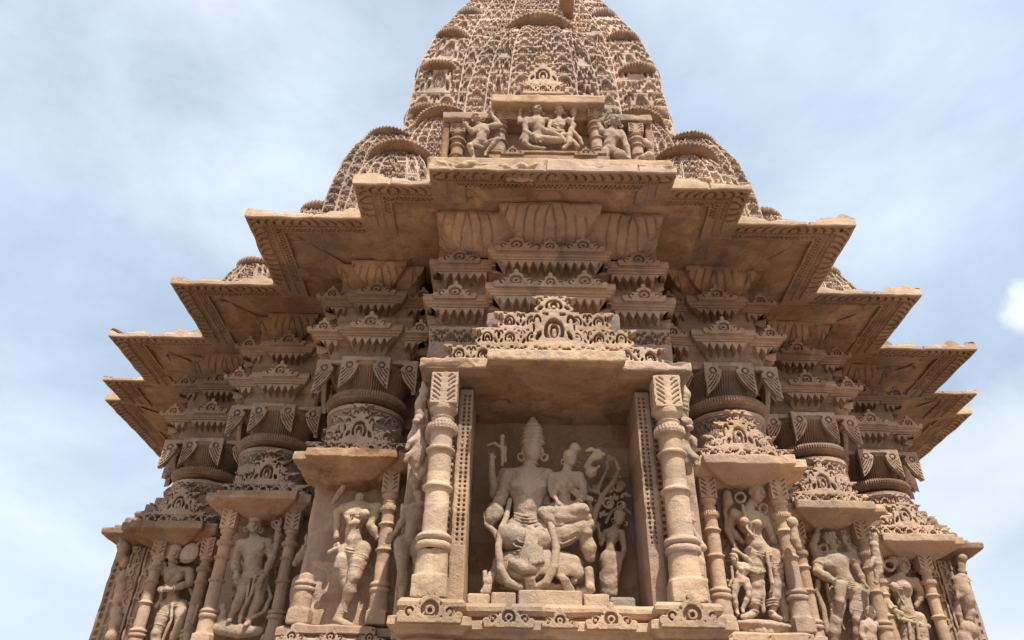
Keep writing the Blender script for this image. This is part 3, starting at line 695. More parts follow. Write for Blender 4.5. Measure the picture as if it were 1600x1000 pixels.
# ================================================================== the spire and its turrets
def tower_mesh(cx, cy, z0, z1, wf, rh, cells=(2, 2, 3), b=(.62, .27), d=(1.07, 1.16), dep=.04, ds=.016, seed=0, back=True, relief=1.):
    b2, b1 = b; d1, d2 = d
    q = [(0, -d2), (b1, -d2), (b1, -d1), (b2, -d1), (b2, -1), (1, -1), (1, -b2), (d1, -b2), (d1, -b1), (d2, -b1), (d2, 0)]
    cl = [cells[2]*.5, 0, cells[1], 0, cells[0], cells[0], 0, cells[1], 0, cells[2]*.5]
    right = q; left = [(-x, y) for x, y in q[::-1]]; pts = left[:-1]+right; cc = cl[::-1]+cl
    if back:
        qb = [(d2, 0), (d2, b1), (d1, b1), (d1, b2), (1, b2), (1, 1), (-1, 1), (-1, b2), (-d1, b2), (-d1, b1), (-d2, b1), (-d2, 0)]
        pts = pts+qb[1:]; cc = cc+[0]*(len(qb)-1)
    pts = np.array(pts, float)
    zs = np.arange(z0, z1+ds*.5, ds); W = np.array([np.interp(z, [p[0] for p in wf], [p[1] for p in wf]) for z in zs])
    W = np.convolve(np.pad(W, 12, mode='edge'), np.ones(25)/25, 'valid')
    v = np.cumsum(ds/(rh*(W/W[0])**.5)); out_ = MB(); w0 = W.max()
    for i in range(len(pts)-1):
        a, c = pts[i], pts[i+1]; L = np.linalg.norm(c-a)*w0
        n = max(3, int(L/ds)+1) if cc[i] or L < .35*w0 else max(3, int(L/.08))
        if i >= 20: n = max(3, int(L/.1))
        f = np.linspace(0, 1, n)
        XY = (a[None]*(1-f[:, None])+c[None]*f[:, None])[:, None, :]*W[None, :, None]
        t = (c-a)/np.linalg.norm(c-a); nn = np.array([t[1], -t[0]])
        V = np.zeros((n, len(zs), 3)); V[..., 0] = XY[..., 0]+cx; V[..., 1] = XY[..., 1]+cy; V[..., 2] = zs[None]
        if cc[i]:
            m = cc[i]; half = (m != int(m)) or (a[0] == 0 or c[0] == 0 or a[1] == 0 or c[1] == 0)
            if a[0] == 0 or a[1] == 0: u = f*m+.5
            elif c[0] == 0 or c[1] == 0: u = (1-f)*m+.5
            else: u = f*m
            vv = (v*(.82+.16*((i*7) % 4))+i*.37+.12*np.sin(v*1.7+i))[None, :]; row = np.floor(vv); sh = vv-row
            jit = _h(row.astype(np.int64), np.floor(u).astype(np.int64)[:, None], 3+0*row.astype(np.int64), seed)
            dd = motif(((u % 1)*2-1)[:, None]*(1+.12*jit), sh)
            dd2 = motif(((u*2 % 1)*2-1)[:, None], (vv*2) % 1)
            big = (jit > -.45)
            dd3 = np.minimum(motif(((u+.5) % 1*2-1)[:, None], 1-sh), np.abs(sh-.5)-.03)
            cav = np.where(big, SS(.05, -.05, dd), np.where(jit > -.7, SS(.06, -.06, dd2), SS(.05, -.05, dd3)))
            if m == 2 and not half and rh > .3:       # one tall window up the middle of each corner course
                uu = ((f-.5)/.27)[:, None]; v3 = (vv % 3)/2.3; R = (np.abs(uu) < 1.05) & (v3 < 1)
                cav = np.where(R, SS(.04, -.04, motif(uu, v3))*1.25, cav)
            edge = np.minimum(f, 1-f)[:, None]*L
            if a[0] == 0 or a[1] == 0: edge = (1-f)[:, None]*L+0*vv
            if c[0] == 0 or c[1] == 0: edge = f[:, None]*L+0*vv
            k = SS(.016, .034, edge+0*vv)*np.where(np.abs(dd3) < 0, 1, 1)
            dn = -dep*cav*k-relief*.035*SS(.10, .03, sh)*k+relief*.02*SS(.7, .95, sh)*k
            dn = dn-.012*SS(.3, .7, fbm(V[..., 0], V[..., 1], V[..., 2], 3, seed, 2))
            V[..., 0] += dn*nn[0]; V[..., 1] += dn*nn[1]
        V = weather(V, .012, 8, seed)
        out_.grid(V)
    # cap
    top = np.stack([pts[:, 0]*W[-1]+cx, pts[:, 1]*W[-1]+cy, np.full(len(pts), zs[-1])], -1)
    cen = np.array([[cx, cy, zs[-1]+.05]]); k = len(top)
    out_.add(np.concatenate([top, cen]), [(j, j+1, k, k) for j in range(0)] or np.zeros((0, 4), int))
    return out_
def amalaka(cx, cy, z, r, th=.16, n=None, seed=0, drop=0.):
    n = n or int(2*pi*r/.055)
    P = [(r*.35, -th*.55), (r*.8, -th*.5), (r*.94, -th*.36), (r, -th*.05), (r*.985, th*.2), (r*.9, th*.42), (r*.7, th*.5), (r*.05, th*.52)]
    def dsp(thh, zz, rr): return -(.028 if r > .3 else .02)*np.abs(np.cos(n*thh/2))**.7*(rr/r)*(rr > r*.5)
    return revolve((cx, cy, z), P, n*8, .02, dsp, wamp=.01, seed=seed)

SP = thing('spire', 'curved sandstone spire covered in a net of carved horseshoe motifs', 'spire', (0, 10.5, 7)); LS = (0, 10.5, 7)
WM = [(7, 2.42), (10, 2.28), (11.6, 2.19), (12.8, 2.12), (14, 1.92), (15.5, 1.52), (17, 1.08), (18.2, .7)]
body = mk('tower_body', tower_mesh(0, 10.5, 7, 18.2, WM, .50, (2, 3, 5), dep=.066, ds=.0155, seed=1), M_SPIRE, SP, False, LS)
mk('crown_ring', amalaka(0, 10.5, 18.45, 1.15, .5, 40), M_BROWN, SP, True, LS)
mk('finial', revolve((0, 10.5, 18.6), [(.5, 0), (.55, .2), (.3, .3), (.2, .4), (.42, .6), (.45, .8), (.2, 1.), (.05, 1.3), (.01, 1.5)], 60), M_BROWN, SP, True, LS)
def wm(z): return float(np.interp(z, [p[0] for p in WM], [p[1] for p in WM]))
for k, z in enumerate((11.45, 12.72, 13.95, 15.15, 16.2, 17.1)):
    for sg in (-1, 1):
        W = wm(z); mk('corner_ring', amalaka(sg*(W*.835), 10.5-W*.875, z, W*.21, .19, seed=k), M_BROWN if k < 3 else M_GREY, SP, True, LS)
# projecting half-spire on the front
t = thing('half_spire', 'projecting half-spire on the front of the main spire, above the seated couple', 'spire', (0, 7.8, 7)); L = (0, 7.8, 7)
WU = [(7, 1.12), (9, 1.10), (10.2, 1.04), (11, .93), (11.6, .79), (12.0, .64), (12.3, .50)]
mk('tower_body', tower_mesh(0, 7.78, 7, 12.3, WU, .40, (1, 2, 3), b=(.74, .45), d=(1.06, 1.13), dep=.066, ds=.013, seed=5), M_SPIRE, t, False, L)
mk('crown_ring', amalaka(0, 7.70, 12.28, .74, .22, 60), M_BROWN, t, True, L)
v, f = gable(.32, .78, 4, 0, 0, .09, seed=9, lean=.0, ws=(1, .9, .62, .36)); v = v*np.array([1, 1, 1.])+np.array([0, 6.50, 9.72]); 
mk('window_crest', (v, f), M_PALE, t, False, L)
s = Sdf((.2, 7., 14.2), (1., 9.4, 15.1), .03); s.box((.56, 8.4, 14.75), (.14, .8, .10), .03); s.lathe((.56, 7.75, 14.5), [(.13, 0), (.18, .1), (.18, .2)]); s.wear(.02, 6, 2)
o = mk('stone_bracket', s.mesh(), M_BROWN, None, False, (.62, 8.1, 13.6)); tag(o, 'brown stone bracket jutting from the spire front at the top edge', 'bracket')
# turrets on the shoulders
TUR = [(1.84, 6.86, 6.7, 8.66, .50, .50, 'with a ribbed ring beside the seated couple'), (1.42, 7.62, 7., 10.2, .56, .52, 'tucked between the seated couple and the main spire'),
       (2.25, 7.85, 6.7, 10.02, .66, .48, 'broad and rounded on the shoulder of the spire'), (3.08, 7.80, 6.7, 8.60, .40, .32, 'small, behind the second step of the eave'), (4.24, 8.85, 6.7, 8.42, .42, .34, 'outermost and smallest, behind the corner of the eave')]
for sg, side in ((-1, 'left'), (1, 'right')):
    for i, (x, y, z0, z1, w_, r, lb) in enumerate(TUR):
        t = thing('turret', '%s carved turret %s' % (side, lb), 'turret', (sg*x, y, z0), 'turrets around the foot of the spire'); L = (sg*x, y, z0); h_ = z1-z0
        wf = [(z0, w_), (z0+.35*h_, w_*.99), (z0+.6*h_, w_*.92), (z0+.8*h_, w_*.78), (z0+.93*h_, w_*.6), (z1, w_*.42)]
        mk('tower_body', tower_mesh(sg*x, y, z0, z1-.04, wf, .25, (1, 1, 3), b=(.72, .40), d=(1.05, 1.12), dep=.045, ds=.0125, seed=20+i+sg), M_SPIRE, t, False, L)
        mk('ribbed_ring', amalaka(sg*x, y, z1+.03, r*.93, .12, seed=i), M_BROWN, t, True, L)
# shoulder masses that fill in behind the turrets
for sg, side in ((-1, 'left'), (1, 'right')):
    t = thing('roof_shoulder', 'stepped carved roof courses climbing to the spire on the %s' % side, 'roof', (sg*2.6, 9.3, 6.7)); L = (sg*2.6, 9.3, 6.7)
    for (x, y, z0, z1, w_) in ((2.0, 9.3, 6.7, 9.4, 1.15), (3.3, 9.6, 6.7, 8.0, .95), (2.2, 7.9, 6.7, 8.6, .62)):
        mk('carved_courses', tower_mesh(sg*x, y, z0, z1, [(z0, w_), (z0+.5*(z1-z0), w_*.9), (z1, w_*.5)], .26, (2, 2, 3), dep=.035, ds=.02, seed=33), M_SPIRE, t, False, L)

# ================================================================== upper shrine with the seated couple
t = thing('upper_shrine', 'small open shrine above the eave with two slabs and a moulded step', 'niche', (0, 5.8, 6.7)); L = (0, 5.8, 6.7)
mk('back_wall', lump_box((-1.08, 5.78, 6.65), (1.08, 6.9, 8.12), .04, amp=.02, seed=1), M_BUFF, t, True, L)
s = Sdf((-1.25, 5.3, 7.9), (1.25, 6.9, 8.4), .014)
def slab(hw, yf, zt, zb, yb, X, Y, Z): return np.maximum(np.maximum(np.abs(X)-hw, yf-Y), np.maximum(Z-zt, np.maximum(zb-Z, Y-yb)))
s.op(lambda X, Y, Z: slab(.63, 5.40, 8.32, 8.19, 6.8, X, Y, Z), (-.63, 5.4, 8.15), (.63, 6.8, 8.35)); s.op(lambda X, Y, Z: slab(1.17, 5.56, 8.20, 8.10, 6.8, X, Y, Z), (-1.18, 5.5, 8.0), (1.18, 6.8, 8.25))
s.op(lambda X, Y, Z: (-1.17+.75*(Y-5.5)*0)-X*0+np.maximum((Y-5.75)+1.3*(X+1.02)*1.0, -9)*0+9, (0, 0, 0), (0, 0, 0))
s.wear(.01, 9, 2, .03); mk('roof_slab', s.mesh(), M_BUFF, t, False, L)
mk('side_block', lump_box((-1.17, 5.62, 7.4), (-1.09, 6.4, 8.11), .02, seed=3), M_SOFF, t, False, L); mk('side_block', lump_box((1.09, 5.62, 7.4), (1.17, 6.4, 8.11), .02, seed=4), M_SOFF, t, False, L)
mk('floor', lump_box((-1.25, 5.30, 6.66), (1.25, 6.1, 7.22), .03, seed=5), M_BUFF, t, False, L)
pth = mir([(.62, 5.36), (.62, 6.0)])
b = mk('step', sweep([(-.62, 6.0), (-.62, 5.36), (.62, 5.36), (.62, 6.0)], [(-.4, 7.20), (-.05, 7.21), (-.05, 7.25), (0, 7.26), (0, 7.31), (-.05, 7.33), (-.06, 7.36), (-.02, 7.375), (-.02, 7.40), (-.1, 7.42), (-.6, 7.42)], .012, .01, wamp=.006), M_BROWN, t, False, L)
for x in (-.38, .38): mk('crest', put(CREST[1], x, 5.36, 7.31), M_BROWN, b, False, L)
for x, y, z1, lb in ((-1.0, 5.70, 8.08, 'outer left pillar of the upper shrine'), (-.53, 5.62, 8.20, 'inner left pillar of the upper shrine, its lower half broken away'), (.53, 5.56, 8.20, 'inner right pillar of the upper shrine'), (.98, 5.66, 8.08, 'outer right pillar of the upper shrine')):
    pillar(lb, x, y, 7.18 if abs(x) > .9 else 7.36, z1, .072, 'pillars of the upper shrine', M_BUFF, int(x*10))

# ================================================================== carved figures
class Fig:
    def __init__(s, ox, oy, sc, Y0, ref=(500, 500)):
        s.o = (ox, oy, sc, Y0); a = px(ox+ref[0]/sc, oy+ref[1]/sc, Y0); b = px(ox+ref[0]/sc+1, oy+ref[1]/sc, Y0)
        s.u = float(np.linalg.norm(b-a))/sc; s.ops = []; s.lo = np.full(3, 9e9); s.hi = -s.lo
    def P(s, x, y, d=0): ox, oy, sc, Y0 = s.o; return px(ox+x/sc, oy+y/sc, Y0+d*s.u)
    def ext(s, p, r): s.lo = np.minimum(s.lo, p-r); s.hi = np.maximum(s.hi, p+r)
    def c(s, pts, k=9, sub=False):
        q = [(s.P(*p[:3]), p[3]*s.u) for p in pts]
        for p, r in q: s.ext(p, r)
        s.ops.append(lambda S: S.ch(q, k*s.u, sub)); return s
    def e(s, x, y, d, rx, ry, rz, rot=0, k=9, sub=False):
        p = s.P(x, y, d); r = np.array([rx, ry, rz])*s.u; M = rotm('Y', radians(rot)); 
        if not sub: s.ext(p, r.max())
        s.ops.append(lambda S: S.ell(p, r, k*s.u, M, sub)); return s
    def ring(s, x, y, d, R, r, n=(0, 1, 0), k=3):
        p = s.P(x, y, d); s.ext(p, (R+r)*s.u); s.ops.append(lambda S: S.tor(p, R*s.u, r*s.u, n, k*s.u)); return s
    def box(s, x, y, d, hx, hy, hz, rot=0, k=3):
        p = s.P(x, y, d); s.ext(p, np.linalg.norm([hx, hy, hz])*s.u); s.ops.append(lambda S: S.box(p, np.array([hx, hy, hz])*s.u, .15*min(hx, hy, hz)*s.u, k*s.u, rotm('Y', radians(rot)))); return s
    def beads(s, pts, r, n):
        pts = np.array(pts, float); t = np.linspace(0, len(pts)-1, n)
        for q in t:
            i = min(int(q), len(pts)-2); p = pts[i]+(pts[i+1]-pts[i])*(q-i); s.e(p[0], p[1], p[2], r, r, r, 0, 1)
        return s
    def arm(s, sh, el, wr, r, hand=None, ring=True):
        r = r*1.1
        s.c([(*sh, r*1.12), ((sh[0]*.5+el[0]*.5), (sh[1]*.5+el[1]*.5), (sh[2]*.5+el[2]*.5), r*1.02), (*el, r*.82)]); s.c([(*el, r*.82), (el[0]*.6+wr[0]*.4, el[1]*.6+wr[1]*.4, el[2]*.6+wr[2]*.4, r*.86), (*wr, r*.56)])
        if ring:
            for a, b, t, R in ((sh, el, .42, 1.12), (el, wr, .85, .80)):
                p = [a[i]+(b[i]-a[i])*t for i in range(3)]; n = s.P(*b)-s.P(*a); s.ring(*p, r*R, r*.17, n)
        if hand is not None: s.hand(wr, hand, r)
        return s
    def hand(s, w, d, r):      # d: direction in picture degrees, 0 = right, 90 = up
        a = radians(d); ux, uy = cos(a), -sin(a); vx, vy = -uy, ux
        s.c([(w[0], w[1], w[2], r*.5), (w[0]+ux*r*1.3, w[1]+uy*r*1.3, w[2]-r*.2, r*.68)], 4)
        for q, L in ((-.55, 1.5), (-.18, 1.8), (.2, 1.7), (.55, 1.3)):
            bx, by = w[0]+ux*r*1.7+vx*q*r*1.05, w[1]+uy*r*1.7+vy*q*r*1.05
            s.c([(bx, by, w[2]-r*.2, r*.22), (bx+ux*r*L*.55, by+uy*r*L*.55, w[2]-r*.35, r*.2), (bx+ux*r*L*.9, by+uy*r*L*.9, w[2]-r*.1, r*.16)], 1)
        s.c([(w[0]+vx*r*.5+ux*r*.6, w[1]+vy*r*.5+uy*r*.6, w[2]-r*.2, r*.25), (w[0]+vx*r*1.1+ux*r*1.5, w[1]+vy*r*1.1+uy*r*1.5, w[2]-r*.5, r*.19)], 2)
        return s
    def leg(s, hp, kn, an, r, foot=None):
        r = r*.9
        s.c([(*hp, r*1.12), (*[hp[i]*.5+kn[i]*.5 for i in range(3)], r*1.04), (*kn, r*.76)], 6); s.c([(*kn, r*.78), (*[kn[i]*.6+an[i]*.4 for i in range(3)], r*.76), (*an, r*.46)])
        s.e(kn[0], kn[1], kn[2]-r*.35, r*.5, r*.5, r*.6, 0, 8)
        n = s.P(*kn)-s.P(*hp)
        for t_, w_ in ((.30, 1.10), (.37, 1.08), (.72, .92)): s.ring(*[hp[i]+(kn[i]-hp[i])*t_ for i in range(3)], r*w_, r*.075, n, 1)
        if foot is not None:
            fx, fd = foot; s.c([(an[0], an[1]+r*.3, an[2], r*.46), (an[0]+fx*.5, an[1]+r*.62, an[2]+fd*.5, r*.44), (an[0]+fx, an[1]+r*.78, an[2]+fd, r*.36)], 4)
            for t in (-.3, 0, .3): s.e(an[0]+fx*1.12+t*r*(.7 if abs(fx) < r else 0), an[1]+r*.85, an[2]+fd*1.1+t*r*.5, r*.15, r*.15, r*.13, 0, 1)
            n = s.P(*an)-s.P(*kn); s.ring(an[0], an[1], an[2], r*.52, r*.13, n)
        return s
    def torso(s, sl, sr, ch, wa, hl, hr, r, fem=False, belt=True, neck=True, dpt=.62):
        r = r*(1.08 if fem else 1.12)
        # sl, sr shoulders; ch chest middle; wa waist; hl, hr hips; r = chest half width in picture px
        s.c([(*sl, r*.30), (*[(sl[i]+sr[i])/2 for i in range(3)], r*.40), (*sr, r*.30)], 12)
        ang = -math.degrees(math.atan2(ch[0]-wa[0], wa[1]-ch[1]))*-1
        s.e(ch[0], ch[1], ch[2], r*.86, r*dpt, r*.82, ang, 16)
        s.c([(*ch, r*.6), (*wa, r*(.46 if fem else .62))], 16)
        hm = [(hl[i]+hr[i])/2 for i in range(3)]
        s.c([(*wa, r*.5), (hm[0], hm[1], hm[2], r*.56)], 16); s.c([(*hl, r*.46), (*hr, r*.46)], 14)
        s.e((wa[0]*.6+hm[0]*.4), (wa[1]*.6+hm[1]*.4), wa[2]-r*.30, r*.42, r*.3, r*.36, 0, 10)
        s.e((wa[0]*.7+hm[0]*.3), (wa[1]*.7+hm[1]*.3), wa[2]-r*.66, r*.06, r*.12, r*.06, 0, 2, True)
        vx, vy = (sr[0]-sl[0]), (sr[1]-sl[1]); L = math.hypot(vx, vy); vx, vy = vx/L, vy/L
        dx, dy = wa[0]-ch[0], wa[1]-ch[1]; D = math.hypot(dx, dy)+1e-6; dx, dy = dx/D, dy/D
        if fem:
            for q in (-1, 1): s.e(ch[0]+vx*q*r*.42+dx*r*.05, ch[1]+vy*q*r*.42+dy*r*.05, ch[2]-r*.55, r*.31, r*.31, r*.32, 0, 5)
        else:
            for q in (-1, 1): s.e(ch[0]+vx*q*r*.38, ch[1]+vy*q*r*.38-r*.1, ch[2]-r*.42, r*.36, r*.2, r*.26, 0, 8)
        m = [(sl[0]+sr[0])/2, (sl[1]+sr[1])/2, (sl[2]+sr[2])/2]
        # necklaces
        for R in (.42, .60): s.beads([(m[0]-vx*r*R, m[1]-vy*r*R-r*.05, m[2]-r*.36), (m[0]-vx*r*R*.6+dx*r*R*.5, m[1]+dy*r*R*.6, m[2]-r*.52), (m[0]+dx*r*R*.8, m[1]+dy*r*R*.85, m[2]-r*.60), (m[0]+vx*r*R*.6+dx*r*R*.5, m[1]+dy*r*R*.6, m[2]-r*.52), (m[0]+vx*r*R, m[1]+vy*r*R-r*.05, m[2]-r*.36)], r*.055, 17)
        if fem: s.c([(m[0]-vx*r*.4, m[1], m[2]-r*.3, r*.05), (ch[0]-vx*r*.25, ch[1]+r*.3, ch[2]-r*.60, r*.05), (wa[0], wa[1]-r*.1, wa[2]-r*(.5 if fem else .64), r*.05), (ch[0]+vx*r*.25, ch[1]+r*.3, ch[2]-r*.60, r*.05), (m[0]+vx*r*.4, m[1], m[2]-r*.3, r*.05)], 1)
        if belt:
            for q in (0, .17): s.c([(*p_, r*.065) for p_ in [(hl[0]-r*.34, hl[1]-r*.25+q*r, hl[2]-r*.2), (hm[0]-r*.3, hm[1]-r*.14+q*r, hm[2]-r*.56), (hm[0], hm[1]-r*.08+q*r, hm[2]-r*.62), (hm[0]+r*.3, hm[1]-r*.14+q*r, hm[2]-r*.54), (hr[0]+r*.34, hr[1]-r*.25+q*r, hr[2]-r*.2)]], 2)
        return s
    def head(s, x, y, d, h, yaw=0, tilt=0, crown='cone', ear=True, face=True, neckto=None):
        # h: head height (chin to hairline) in px; tilt degrees clockwise in the picture; yaw > 0 looks to picture right
        C = s.P(x, y, d); u = h*s.u; M = rotm('Y', radians(tilt)) @ rotm('Z', radians(yaw))
        s.ext(C, u*1.7)
        def W(a, b, c_): return C+M @ (np.array([a, b, c_])*u)
        def do(S):
            S.ell(W(0, .02, .08), (.36*u, .42*u, .42*u), .02*u, M); S.ell(W(0, -.10, -.18), (.29*u, .28*u, .33*u), .10*u, M)
            S.ell(W(0, -.22, -.40), (.13*u, .11*u, .10*u), .06*u, M)
            if face:
                S.cap(W(0, -.40, .12), W(0, -.52, -.12), .04*u, .075*u, .03*u)
                S.cap(W(-.04, -.46, -.13), W(.04, -.46, -.13), .05*u, .05*u, .02*u)
                for q in (-1, 1):
                    S.ell(W(.15*q, -.38, .03), (.13*u, .10*u, .07*u), .02*u, M, sub=True)
                    S.ell(W(.15*q, -.345, .02), (.095*u, .06*u, .042*u), .005*u, M)
                    S.cap(W(.05*q, -.41, .12), W(.25*q, -.33, .13), .03*u, .025*u, .02*u)
                    S.ell(W(.17*q, -.28, -.15), (.12*u, .10*u, .12*u), .06*u, M)
                S.cap(W(-.10, -.40, -.235), W(.10, -.40, -.235), .035*u, .035*u, .006*u); S.cap(W(-.07, -.37, -.30), W(.07, -.385, -.315), .038*u, .038*u, .006*u)
            S.tor(W(0, .02, .26), .37*u, .045*u, M[:, 2], .02*u)
            for q in (-1, 1):
                S.ell(W(.36*q, .0, -.05), (.05*u, .09*u, .16*u), .02*u, M)
                if ear: S.tor(W(.42*q, -.05, -.30), .13*u, .045*u, M @ np.array([.5*q, 1, 0]), .01*u)
            if crown == 'cone':
                for i, (zz, rr) in enumerate(((.34, .41), (.50, .39), (.66, .34), (.82, .26), (.97, .17), (1.10, .09))): S.ell(W(0, .04, zz), (rr*u, rr*u, .12*u), .03*u, M)
                for zz, rr in ((.42, .41), (.58, .37), (.74, .30), (.9, .22)): S.tor(W(0, .04, zz), rr*u, .022*u, M[:, 2], .01*u)
            elif crown == 'tall':
                for i, (zz, rr) in enumerate(((.30, .43), (.46, .44), (.62, .42), (.78, .38), (.94, .31), (1.08, .22), (1.20, .12))): S.ell(W(0, .04, zz), (rr*u, rr*u, .14*u), .05*u, M)
            elif crown == 'band':
                S.ell(W(0, .05, .36), (.34*u, .36*u, .2*u), .04*u, M)
                for q in range(-3, 4): S.ell(W(.11*q, -.30+.035*q*q, .42), (.05*u, .05*u, .13*u), .01*u, M)
            elif crown == 'bun':
                S.ell(W(.24, .05, .66), (.34*u, .32*u, .32*u), .03*u, M); S.ell(W(0, .05, .30), (.38*u, .38*u, .2*u), .04*u, M)
            elif crown == 'smooth': S.ell(W(0, .05, .28), (.39*u, .42*u, .26*u), .04*u, M)
        s.ops.append(do)
        if neckto is not None: s.c([(x, y+h*.2, d+h*.1, h*.2), (*neckto, h*.24)], 6); s.ring(x*.4+neckto[0]*.6, (y+h*.4)*.4+neckto[1]*.6, d+h*.05, h*.25, h*.05, (0, .2, 1))
        return s
    def mesh(s, h=.0064, amp=.0075, f=17, seed=0, chip=.007):
        S = Sdf(s.lo-.03, s.hi+.03, h)
        for q in s.ops: q(S)
        S.wear(amp, f, seed, chip); return S.mesh()
    def make(s, name, mat=None, parent=None, label=None, cat='statue', group=None, L=None, **k):
        vf = s.mesh(**k)
        if parent is None and L is None: L = ((s.lo[0]+s.hi[0])/2, s.o[3], s.lo[2])
        o = mk(name, vf, mat or M_STAT, parent, True, tuple(float(q) for q in L))
        if parent is None: tag(o, label, cat, group)
        return o
GF = 'figures carved in the niches'
# ---------- the couple in the main niche (photo crop 740,640 at 3.335x)
CR = (740, 640, 3.335)
t = thing('deity_couple', 'seated crowned god with a goddess on his thigh, in the deep main niche', 'statue', (0, 5.5, 2.98)); L = (0, 5.5, 2.98)
f = Fig(*CR, 5.50, (310, 500))
f.head(308, 212, -6, 150, 0, 0, 'tall', True, False, (290, 305, 0))
f.torso((190, 345, 0), (385, 345, 0), (285, 405, 0), (285, 530, 0), (225, 620, 0), (355, 620, 0), 116)
f.c([(225, 650, -10, 62), (190, 665, -60, 60), (170, 655, -70, 50)], 16); f.c([(250, 680, -40, 60), (330, 690, -60, 58), (430, 680, -60, 50)], 16)
f.c([(350, 650, -10, 62), (470, 650, -55, 56), (585, 600, -60, 44)], 16); f.c([(560, 590, -65, 38), (590, 640, -70, 30)], 8)
f.c([(575, 650, -50, 36), (600, 720, -45, 40), (605, 765, -40, 28)], 8); f.c([(600, 840, -30, 24), (605, 920, -35, 22), (610, 935, -60, 22)], 6)
f.arm((180, 345, 0), (150, 450, -10), (110, 520, -40), 33, None); f.e(110, 535, -45, 46, 36, 52, 20, 10); f.e(90, 570, -40, 30, 26, 36, 0, 8)
f.c([(160, 330, 30, 30), (110, 440, 30, 27), (98, 350, 10, 20), (95, 260, 0, 14)], 6); f.hand((96, 270, 0), 95, 22)
f.c([(150, 290, 10, 9), (148, 150, 0, 12), (150, 140, 0, 15)], 3); f.c([(75, 185, 0, 8), (110, 175, 0, 9), (130, 190, 0, 9)], 2); f.c([(165, 270, 5, 11), (165, 195, 0, 10)], 2)
for q in (245, 260, 275): f.c([(215, q+296, -50, 6), (250, q+308, -74, 6), (290, q+312, -84, 6), (330, q+308, -74, 6), (362, q+296, -50, 6)], 2)
f.c([(297, 630, -78, 22), (300, 700, -100, 24)], 8); f.e(302, 765, -100, 62, 24, 70, 0, 8)
for q in range(8): f.c([(274+q*6.5, 625, -96, 4), (268+q*9, 700, -126, 5), (238+q*18, 800-2*abs(q-3.5), -138+1.2*(q-3.5)**2, 7)], 2)
f.c([(205, 800, -110, 26), (250, 825, -120, 30), (310, 830, -110, 24)], 10); f.c([(205, 655, -95, 6), (240, 690, -112, 6), (285, 700, -118, 6)], 2); f.c([(190, 690, -95, 6), (225, 715, -110, 6), (270, 725, -112, 6)], 2); f.c([(400, 660, -100, 6), (470, 665, -105, 6), (540, 630, -100, 6)], 2); f.c([(400, 690, -98, 6), (470, 700, -100, 6), (530, 668, -95, 6)], 2)
f.e(200, 430, 25, 34, 24, 90, -8, 12); f.c([(360, 360, 10, 30), (375, 450, 10, 24), (395, 520, -10, 20)], 8)
for q in range(3): f.c([(120+q*4, 430+q*10, -34, 5), (150, 440+q*10, -44, 5), (182-q*3, 432+q*10, -30, 5)], 2)
f.c([(245, 330, -62, 5), (262, 430, -80, 5), (290, 452, -82, 5), (318, 430, -80, 5), (335, 330, -62, 5)], 2); f.c([(225, 330, -56, 5), (240, 400, -76, 5)], 2)
f.beads([(215, 318, -48), (250, 345, -66), (290, 355, -74), (330, 345, -66), (365, 318, -48)], 7, 16)
f.ring(355, 650, -95, 26, 5, (0, 1, .2)); f.ring(355, 650, -97, 13, 4, (0, 1, .2))
f.make('god_figure', None, t, L=L, h=.0066, seed=3, chip=.012)
f = Fig(*CR, 5.50, (310, 500))      # garland hanging in a loop
f.c([(190, 470, -20, 13), (170, 560, -50, 14), (145, 620, -80, 16), (128, 720, -105, 17), (140, 830, -115, 19), (180, 900, -110, 20), (240, 925, -100, 18)], 4)
f.c([(380, 540, -70, 13), (408, 620, -100, 17), (430, 720, -110, 19), (420, 820, -115, 21), (380, 900, -110, 20), (330, 925, -100, 16)], 4)
f.c([(60, 540, -30, 12), (70, 600, -40, 14), (110, 640, -50, 16), (135, 700, -70, 12)], 4)
f.make('garland', None, t, L=L, h=.0066, amp=.004, seed=5)
f = Fig(*CR, 5.50, (310, 500))
f.e(335, 850, 0, 235, 120, 112, 0, 8); f.e(335, 905, 0, 250, 120, 30, 0, 4, True); f.e(335, 800, 0, 225, 112, 70, 0, 8); f.e(250, 880, -20, 130, 90, 40, 0, 8)
f.c([(60, 850, 20, 14), (60, 900, 10, 14)], 4)
for q in range(7): f.c([(350-q*4, 850, -100, 9), (330+q*18-60, 880, -112, 10), (280+q*22, 935+2*q, -90, 10)] if q < 3 else [(415+q*3, 855, -95, 8), (430+q*10, 885, -100, 9), (440+q*14, 945, -80, 9)], 2)
for q in range(4): f.c([(110-q*8, 850, -60, 9), (95-q*10, 900, -70, 9), (80-q*12, 950, -60, 9)], 2)
f.e(520, 890, -40, 22, 22, 22, 0, 5); f.make('lotus_cushion', None, t, L=L, seed=8, h=.0085)
f = Fig(*CR, 5.46, (310, 500))
f.head(505, 255, 0, 98, 10, 4, 'bun', True, False, (480, 320, 0))
f.torso((405, 352, 0), (548, 348, 0), (470, 395, 0), (465, 470, 0), (430, 515, 0), (520, 515, 0), 74, True, False)
f.arm((550, 352, 5), (572, 430, -15), (545, 492, -40), 22, 200); f.arm((400, 360, 10), (405, 420, -30), (430, 470, -60), 20, 300, False)
f.c([(400, 545, -30, 42), (470, 545, -60, 36), (520, 525, -75, 30), (575, 515, -80, 26)], 8); f.c([(575, 515, -80, 22), (590, 525, -85, 16)], 3)
for q in range(4): f.e(588, 502+q*9, -88, 8, 8, 5, 0, 1)
f.c([(360, 530, -30, 26), (400, 575, -50, 30), (450, 600, -60, 26)], 10); f.c([(450, 565, -70, 30), (590, 560, -60, 22), (600, 590, -55, 18)], 8)
